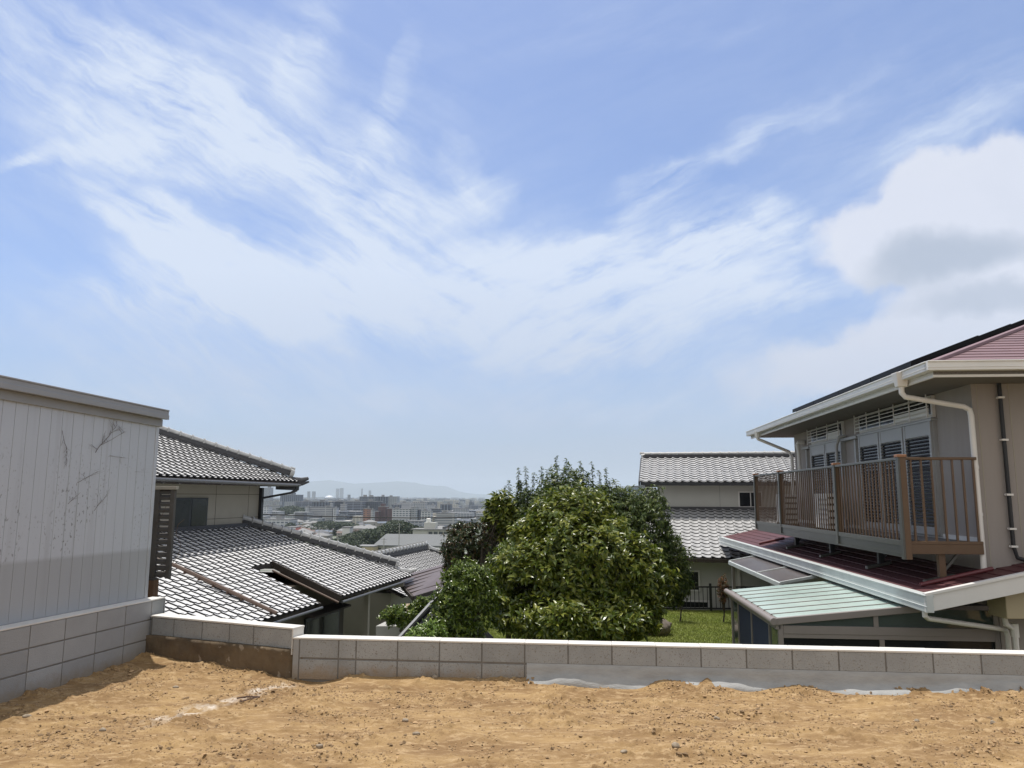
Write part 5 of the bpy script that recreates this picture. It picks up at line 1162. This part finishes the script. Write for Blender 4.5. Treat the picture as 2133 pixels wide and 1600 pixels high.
mk('flat_roof',(.26,.26,.26),.9,var=.2,vscale=.2); mk('pink_wall',(.62,.22,.18),.8); mk('dome_white',(.75,.77,.8),.4); mk('roof_grey',(.13,.14,.145),.7,var=.12,vscale=.1); mk('roof_far',(.12,.125,.14),.7,var=.3,vscale=.08); mk('roof_far_brown',(.17,.12,.10),.8,var=.3,vscale=.1); mk('roof_far_blue',(.12,.15,.2),.7,var=.3,vscale=.1); mk('far_wall',(.33,.31,.28),.9); mk('far_window',(.06,.07,.08),.3)
def block(x0,x1,yt,Y_,fac,label,depth=14,name='apartment_block',az=6,cat='building',steps=None,rooftop=True,group=None,zb=None):
    a=at(x0,yt,Y_); b=at(x1,yt,Y_); w=b.x-a.x; g=float(tz(0,Y_)) if zb is None else zb; h=a.z
    fr=Fr((a.x,Y_,0),az); t=thing(name,label,cat,((a.x+b.x)/2,Y_+depth/2,g),group)
    mb=MB(); mb.box(fr,0,depth,0,w,g-3,h); 
    if steps:
        for (f0,f1,dz,dd) in steps: mb.box(fr,dd,depth*.9+dd*.2,w*f0,w*f1,g-3,h+dz)
    mb.build('wall',fac,t)
    mb=MB(); mb.box(fr,-.4,depth+.4,-.4,w+.4,h,h+.9); mb.build('roof','flat_roof',t)
    if rooftop:
        mb=MB(); r=random.Random(int(x0*7+yt)); 
        for k in range(1+int(w/40)):
            f_=r.uniform(.1,.8); mb.box(fr,depth*.3,depth*.7,w*f_,w*f_+min(7,w*.2),h+.9,h+r.uniform(3,5))
        mb.build('roof_plant','flat_roof',t)
    return t,fr,w,h,g
B=block
B(541,563,1016,2500,'f_grey','tall pale apartment tower seen just under the tiled eave','30',) if False else None
B(541,562.5,1016,2500,'f_grey','tall pale apartment tower seen just under the tiled eave',30)
B(584,627,1031,2300,'f_pier','wide grey apartment slab with a stub tower, right of the pale tower',25,steps=[(.45,.62,7,8)])
B(543,583,1045,1950,'f_grey','row of mid grey flats below the pale tower',20)
B(563,583,1053,1500,'f_band','small banded block with a white roof line left of the wooded knoll',16)
B(541,560,1056,1350,'f_white','blue white block cut by the house corner',16)
B(614,650,1045,1800,'f_darkband','long low slate coloured block left of the white apartments',20)
B(650,692,1046,1560,'f_pier','dark blue block with thin pale piers behind the white apartments',20)
B(692,719,1045,1600,'f_dark','dark block with narrow pale columns right of the pier fronted one',20)
B(719,757,1045,1500,'f_darkband','broad dark apartment block with pale floor lines, left half',22)
B(757,792,1045,1520,'f_dark','dark glass toned apartment block beside the broad banded one',22)
B(749,786,1035,1900,'f_darkband','high dark slab with white framed bays on the skyline',24)
B(786,807,1035,1905,'f_pier','grey section of the high skyline slab with close piers',24)
B(807,828,1035,1910,'f_grey','pale end section of the high skyline slab',24)
B(641,694,1057,1350,'f_band','long white balcony fronted apartment block in the middle distance',14,steps=[(.86,.93,7,4)])
B(694,701,1059,1340,'f_white','narrow white end block stepped off the long white apartments',14)
B(636,643,1057,1345,'f_grey','narrow grey stair tower at the left end of the white apartments',14)
B(709,719,1051,1400,'f_band','slim grey block between dark apartment slabs',12)
B(775,790,1066,1200,'f_red','low left step of the red brick apartments',14,rooftop=False)
B(788,806,1056,1205,'f_red','peaked middle of the red brick apartments',14,steps=[(.2,.6,5,3)])
B(806,817,1060,1200,'f_red','right wing of the red brick apartments',14)
B(757,768,1060,1150,'f_orange','narrow orange brick tower with a white top',12)
B(768,777,1063,1180,'f_white','small white block tucked beside the orange tower',12)
B(817,855,1061,1150,'f_white','white office block with a grid of dark windows',18)
B(856,867,1057,1150,'f_grey','tall plain grey stair tower beside the white office block',12,rooftop=False)
B(867,873,1062,1160,'f_dark','thin dark slab against the grey stair tower',12,rooftop=False)
B(862,887,1048,1600,'f_grey','pale apartment block behind the grey stair tower',16)
B(828,862,1048,1700,'f_band','grey banded block behind the white office block',16)
B(816,832,1052,1500,'f_pier','short blue grey block left of the grey banded one',16)
B(874,898,1066,1230,'f_white','low white flats right of the dark slab',14)
B(887,905,1053,1700,'f_grey','distant grey flats left of the dark striped tower',14)
B(917,938,1051,1500,'f_pier','dark striped apartment tower near the left edge of the trees',18)
B(898,917,1060,1300,'f_darkband','grey blue flats below the dark striped tower',14)
B(909,948,1070,1000,'f_band','low white office block partly hidden by the loquat head',16)
B(944,975,1060,1400,'f_grey','grey block just visible left of the loquat head',14)
B(549,606,1083,850,'f_white','white three storey factory with ribbon windows below the cable',22,name='factory')
B(541,552,1078,870,'f_grey','grey stair tower at the left end of the white factory',12,rooftop=False)
B(546,563,1097,700,'f_orange','low red brick shop row left of the pink building',12,name='shop_building',rooftop=False)
B(566,596,1104,690,'f_grey','low grey shop row between red brick and pink buildings',12,name='shop_building',rooftop=False)
t,fr,w,h,g=B(597,617,1099,700,'pink_wall','small pink and white striped building',12,name='shop_building',rooftop=False)
mb=MB(); mb.box(fr,-.5,-.41,0,w,h-1.2,h-.1); mb.box(fr,-.5,-.41,w*.45,w,h-3.6,h-2.4); mb.build('stripes','white_box',t)
B(713,729,1100,600,'white_box','small white building with three dark openings among the trees',8,name='shop_building',rooftop=False)
B(849,881,1086,900,'f_grey','long low grey warehouse in front of the stair tower',14,name='warehouse',rooftop=False)
B(1308,1332,1014,1300,'f_glass','glass office tower on the horizon left of the pale tiled house',25,name='office_tower',rooftop=False)
B(1333,1347,1011,1450,'f_glass','paler second office tower close behind the first',25,name='office_tower',rooftop=False)
B(1290,1345,1042,900,'f_grey','low grey roofs at the foot of the office towers',20,name='warehouse')
for x0,x1,y_,Y_,lb in ((640,645,1024,6000,'left of two slim hazy twin towers far away'),(650,656,1024,6000,'right of two slim hazy twin towers far away'),(700,706,1018,8500,'left faint tower on the far plain'),(708,715,1017,8500,'right faint tower on the far plain'),(768,772,1022,7000,'slim grey tower above the high skyline slab'),(752.5,754.5,1018,7500,'hair thin tower mast left above the skyline slab'),(724,727,1031,3000,'thin dark chimney tower above the dark slabs'),(882,887,1039,2400,'small stub tower above the pale flats'),(600,603,1026,6500,'thin hazy tower left of the twin towers')):
    B(x0,x1,y_,Y_,'f_grey',lb,20,name='tower',rooftop=False)
# domed stadium
q=at(686,1033,7000); t=thing('domed_stadium','pale domed stadium roof far out on the plain','stadium',(q.x,q.y,-43)); V=[];F=[]
for i in range(7):
    th=math.pi/2*i/6
    for j in range(24): ph=2*math.pi*j/24; V.append((q.x+38*math.cos(th)*math.cos(ph),q.y+38*math.cos(th)*math.sin(ph),-12+20*math.sin(th)))
for i in range(6):
    for j in range(24): F.append((i*24+j,i*24+(j+1)%24,(i+1)*24+(j+1)%24,(i+1)*24+j))
mb=MB(); mb.add(V,F); mb.build('dome','dome_white',t,smooth=True); mb=MB(); mb.tube([(q.x,q.y,-46),(q.x,q.y,-12)],39,24); mb.build('drum','f_grey',t)
# school with individual windows
def P2w(x0,x1,yt,Y_): a=at(x0,yt,Y_);b=at(x1,yt,Y_); return a,b
a,b=P2w(860,962,1103,430); fr=Fr((a.x,430,0),8); w=b.x-a.x; h=a.z; g=-28
t=thing('school_building','long beige school block with a rooftop water tank house','school',((a.x+b.x)/2,436,g))
mb=MB(); mb.box(fr,0,10,0,w,g,h); mb.build('wall','f_beige' if False else 'wall_cream',t)
mb=MB(); mb.box(fr,-1.2,10.5,-.6,w+.5,h-.2,h+.45); mb.build('roof','flat_roof',t)
mb=MB(); mb.box(fr,3,9,w*.2,w*.44,h+.45,h+3.7); mb.build('tank_house','wall_cream',t)
mb=MB(); q=fr(5,w*.28,h+3.7); mb.tube([q,q+Vector((0,0,2.0)),q+Vector((0,0,2.4))],[1.3,1.3,.6],14); mb.build('water_tank','white_box',t)
for fl in range(3):
    for k in range(6):
        z=h-2.6-3.4*fl; v=w*.33+k*w*.108; mb=MB(); mb.box(fr,-.06,.05,v,v+w*.08,z,z+1.5); mb.build('window','far_window',t)
mb=MB()
for k in range(8): v=w*.315+k*w*.108; 
for k in range(7): v=w*.315+k*w*.108; mb.box(fr,-.5,-.0,v,v+.3,g,h-.2)
mb.build('columns','wall_cream',t)
mb=MB(); mb.hexa([fr(-.5,w*.62,h+.5),fr(-.5,w*1.0,h+1.8),fr(5,w*1.0,h+1.8),fr(5,w*.62,h+.5)],[fr(-.5,w*.62,h+1.6),fr(-.5,w*1.0,h+3.4),fr(5,w*1.0,h+3.4),fr(5,w*.62,h+1.6)]); mb.build('covered_stair','roof_far',t)
# gymnasium
a=at(777,1138,330); b=at(928,1141,330); fr=Fr((a.x,330,0),8); w=b.x-a.x; ze2=a.z; h2=at(800,1122,338).z
t=thing('gymnasium','grey gable roofed gymnasium in front of the school','gymnasium',((a.x+b.x)/2,340,-26))
mb=MB(); mb.box(fr,.8,18,.8,w-.8,-27,ze2); mb.add([fr(.8,w-.82,ze2),fr(18,w-.82,ze2),fr(9.4,w-.82,h2+1.2)],[(0,1,2)]); mb.build('wall','wall_cream',t)
mb=MB(); mb.hexa([fr(0,0,ze2),fr(0,w,ze2),fr(9.4,w,h2+1.5),fr(9.4,w*.09,h2+1.5)],[fr(0,0,ze2+.5),fr(0,w,ze2+.5),fr(9.4,w,h2+2),fr(9.4,w*.09,h2+2)]); mb.hexa([fr(9.401,w*.09,h2+1.5),fr(9.401,w,h2+1.5),fr(19,w,ze2),fr(19,0,ze2)],[fr(9.401,w*.09,h2+2),fr(9.401,w,h2+2),fr(19,w,ze2+.5),fr(19,0,ze2+.5)]); mb.build('roof','roof_grey',t)
for k in range(11): mb=MB(); v=1.6+k*(w-3)/11; mb.box(fr,.74,.85,v,v+1.7,ze2-2.2,ze2-.6); mb.build('window','far_window',t)
a=at(741,1139,325); b=at(779,1139,325); fr=Fr((a.x,325,0),8); t=thing('school_annex','flat roofed sand coloured annex left of the gymnasium','building',((a.x+b.x)/2,330,-26)); mb=MB(); mb.box(fr,0,9,0,b.x-a.x,-27,a.z); mb.build('wall','tan_box',t); mb=MB(); mb.box(fr,-.2,9.2,-.2,b.x-a.x+.2,a.z,a.z+.4); mb.build('roof','flat_roof',t)
# houses packed below the hill: a few models, then copies
def mkhouse(k,roofm,wallm,w,d,h,hip,label):
    t=thing('town_house',label,'house',(0,0,0),'houses packed in the town below'); fr=Fr((0,0,0),0)
    mb=MB(); mb.box(fr,-d/2,d/2,-w/2,w/2,-3,h); mb.build('wall',wallm,t)
    rh=d*.24; e=.6; i=w/2-(d/2 if hip else 0); 
    mb=MB(); V=[fr(-d/2-e,-w/2-e,h),fr(-d/2-e,w/2+e,h),fr(d/2+e,w/2+e,h),fr(d/2+e,-w/2-e,h),fr(0,-i-(0 if hip else e),h+rh),fr(0,i+(0 if hip else e),h+rh)]
    mb.add(V,[(0,1,5,4),(2,3,4,5),(0,4,3),(1,2,5),(0,3,2,1)]); mb.build('roof',roofm,t)
    for v in (-w*.28,w*.18):
        for z in (1.0,3.8):
            if z<h-1: mb=MB(); mb.box(fr,-d/2-.05,-d/2+.05,v,v+1.6,z,z+1.2); mb.build('window','far_window',t)
    return t
HM=[mkhouse(0,'roof_far','far_wall',10,8,5.8,True,'grey hip roofed house among the packed houses of the town'),mkhouse(1,'roof_far_brown','far_wall',9,8,5.6,False,'brown gable roofed house among the packed houses of the town'),mkhouse(2,'roof_far_blue','wall_tan',12,8,5.6,False,'blue grey gable roofed house among the packed houses of the town'),mkhouse(3,'flat_roof','far_wall',14,10,7,True,'pale roofed larger house among the packed houses of the town')]
def copy_thing(src,loc,rz,sc=1):
    r=src.copy(); COL.objects.link(r); r.location=loc; r.rotation_euler=(0,0,rz); r.scale=(sc,sc,sc)
    for ch in src.children:
        c=ch.copy(); COL.objects.link(c); c.parent=r
    return r
rr_=random.Random(4); spots=[]
for k in range(4000):
    Y_=rr_.choice([rr_.uniform(470,980),rr_.uniform(560,1150)]); px=rr_.uniform(536,905 if Y_<700 else 965)
    x=(px-1066)/1600*Y_
    if 690<px<875 and Y_<700: continue
    if Y_<560 and px>640: continue
    if 545<px<620 and 640<Y_<730: continue
    if any((x-a)**2+(Y_-b)**2<13**2 for a,b in spots): continue
    spots.append((x,Y_))
    if len(spots)>=210: break
used=[False]*4
for x,y in spots:
    k=rr_.randrange(4); loc=(x,y,float(tz(x,y))); rz=R(rr_.choice([8,8,98,-5,30]))
    if not used[k]: HM[k].location=loc; HM[k].rotation_euler=(0,0,rz); used[k]=True
    else: copy_thing(HM[k],loc,rz,rr_.uniform(.8,1.2))
# far plain covered in buildings: one mass
mb=MB(); r_=random.Random(9)
for k in range(2600):
    Y_=math.exp(r_.uniform(math.log(1250),math.log(19000))); px=r_.uniform(-100,2200) if k%4==0 else r_.uniform(530,1000); x=(px-1066)/1600*Y_
    w=r_.uniform(10,34)*(1+Y_/6000); h=r_.choice([7,9,12,15,22,30])*(1 if Y_>2000 else .6); az=r_.choice([5,12,95])
    f_=Fr((x,Y_,0),az); mb.box(f_,0,r_.uniform(10,22),0,w,-46,-43+h,r_.choice([0,0,1,2,3]))
o=mb.build('far_city',['f_grey','f_darkband','roof_far','f_cream'],None); tag(o,'mass of small pale buildings covering the plain to the horizon','city',kind='stuff')
# woods: clumpy crowns as one mass each
def wood(name,label,clumps,seed,Lf=1.5,n=60):
    r=np.random.default_rng(seed); VV=[];FF=[];kk=0
    for (x,y,z,rad) in clumps:
        m=int(n*rad); d=r.normal(size=(m,3)); d[:,2]=np.abs(d[:,2])*.9-.15; d/=np.linalg.norm(d,axis=1,keepdims=True); P=np.array([x,y,z])+d*rad*r.uniform(.75,1.05,(m,1))*np.array([1,1,.85])
        th=r.uniform(0,6.28,m); D=np.stack([np.cos(th),np.sin(th),r.uniform(-.5,.3,m)],-1); V,F=leaves(P,D,d+r.normal(0,.35,(m,3)),Lf*r.uniform(.7,1.4,m),Lf*r.uniform(.6,1.0,m)); VV.append(V);FF.append(F+kk);kk+=len(V)
    o=npmesh(name,np.concatenate(VV),np.concatenate(FF),'leaf_wood'); tag(o,label,'wood',kind='stuff'); return o
r_=random.Random(3)
def clumps(n,pxr,top,Yr,rad):
    out=[]
    for k in range(n):
        px=r_.uniform(*pxr); Y_=r_.uniform(*Yr); yt=np.interp(px,[t_[0] for t_ in top],[t_[1] for t_ in top])+r_.uniform(0,14)*(Yr[1]-Y_)/(Yr[1]-Yr[0]); q=at(px,yt,Y_); ra=r_.uniform(*rad); z=q.z-ra*.85; out.append((q.x,Y_,z,ra))
        if z-ra>tz(0,Y_): out.append((q.x,Y_,z-ra*1.2,ra)); out.append((q.x,Y_,z-ra*2.4,ra*1.1))
    return out
wood('woodland','dark wooded hillock in front of the school',clumps(210,(690,880),[(690,1125),(715,1116),(735,1108),(770,1101),(800,1096),(818,1083),(840,1084),(850,1092),(880,1097)],(480,640),(4,8)),1,1.5,26)
wood('woodland','belt of dark trees running left below the tiled ridge',clumps(110,(600,745),[(600,1116),(630,1118),(660,1125),(700,1128),(745,1122)],(380,500),(3,6)),2,1.2,30)
wood('woodland','pale green wooded knoll among the apartment blocks',clumps(80,(588,645),[(588,1056),(610,1053),(630,1056),(645,1062)],(1420,1560),(8,14)),3,3.2,12)
wood('woodland','line of street trees in the middle of the town',clumps(60,(604,745),[(604,1086),(640,1094),(680,1082),(745,1090)],(820,1000),(5,8)),4,2.2,14)
for i,(px,py,Y_,ra,lb) in enumerate(((699,1142,300,2.6,'light green round tree just above the tiled ridge'),(722,1150,290,2.2,'small round tree right of the light green one above the ridge'),(738,1145,310,2.8,'dark round tree left of the sand coloured annex'),(958,1100,330,3,'dark tree left of the school end'))):
    q=at(px,py,Y_); tree('town_tree',lb,'tree',(q.x,q.y,float(tz(0,Y_))),[((q.x,q.y,q.z),(ra,ra,ra))],260,5,.9,.6,'leaf_wood',60+i,.2)
# overhead cable and poles in the town
mb=MB(); pts=[at(-200,1055,62)]+[at(x,y,62) for x,y in ((541,1071),(650,1075),(760,1078),(860,1079),(960,1078),(1200,1070),(1600,1050))]; mb.tube(pts,.045,6); tag(mb.build('power_cable','black_metal'),'black overhead cable crossing the view of the town','cable')
def pole(px,yt,Y_,label):
    b=at(px,yt,Y_); g=float(tz(0,Y_)); t=thing('utility_pole',label,'utility pole',(b.x,Y_,g),'utility poles in the town')
    mb=MB(); mb.tube([(b.x,Y_,g-1),(b.x,Y_,b.z)],[.2,.13],6); mb.build('pole','garden_wall',t)
    mb=MB(); mb.bar((b.x-.9,Y_,b.z-.5),(b.x+.9,Y_,b.z-.5),.1,.1); mb.bar((b.x-.7,Y_,b.z-1.3),(b.x+.7,Y_,b.z-1.3),.1,.1); mb.build('crossarm','grey_metal',t)
for px,yt,Y_,lb in ((832,1090,300,'slim lamp topped pole rising before the wooded hillock'),(704,1118,210,'short pole standing above the tiled ridge'),(657,1096,420,'utility pole between the pink building and the woods, left one'),(665,1098,440,'utility pole between the pink building and the woods, right one'),(634,1104,400,'utility pole right of the pink building'),(800,1120,240,'thin pole in front of the gymnasium roof')): pole(px,yt,Y_,lb)
# ------------------------------------------------------------------ haze
mh=bpy.data.materials.new('haze'); mh.use_nodes=True; th=mh.node_tree; th.nodes.clear(); oh=th.nodes.new('ShaderNodeOutputMaterial'); vh=th.nodes.new('ShaderNodeVolumePrincipled')
vh.inputs['Color'].default_value=(.72,.81,.94,1); vh.inputs['Absorption Color'].default_value=(0,0,0,1); vh.inputs['Density'].default_value=.00007; vh.inputs['Anisotropy'].default_value=0
th.links.new(vh.outputs[0],oh.inputs['Volume'])
mb=MB(); mb.box(WF,-70,31000,-36000,36000,-70,660); o=mb.build('haze',mh); tag(o,'pale blue summer haze over the town and hills','haze',kind='stuff')
print('objects',len(bpy.data.objects))
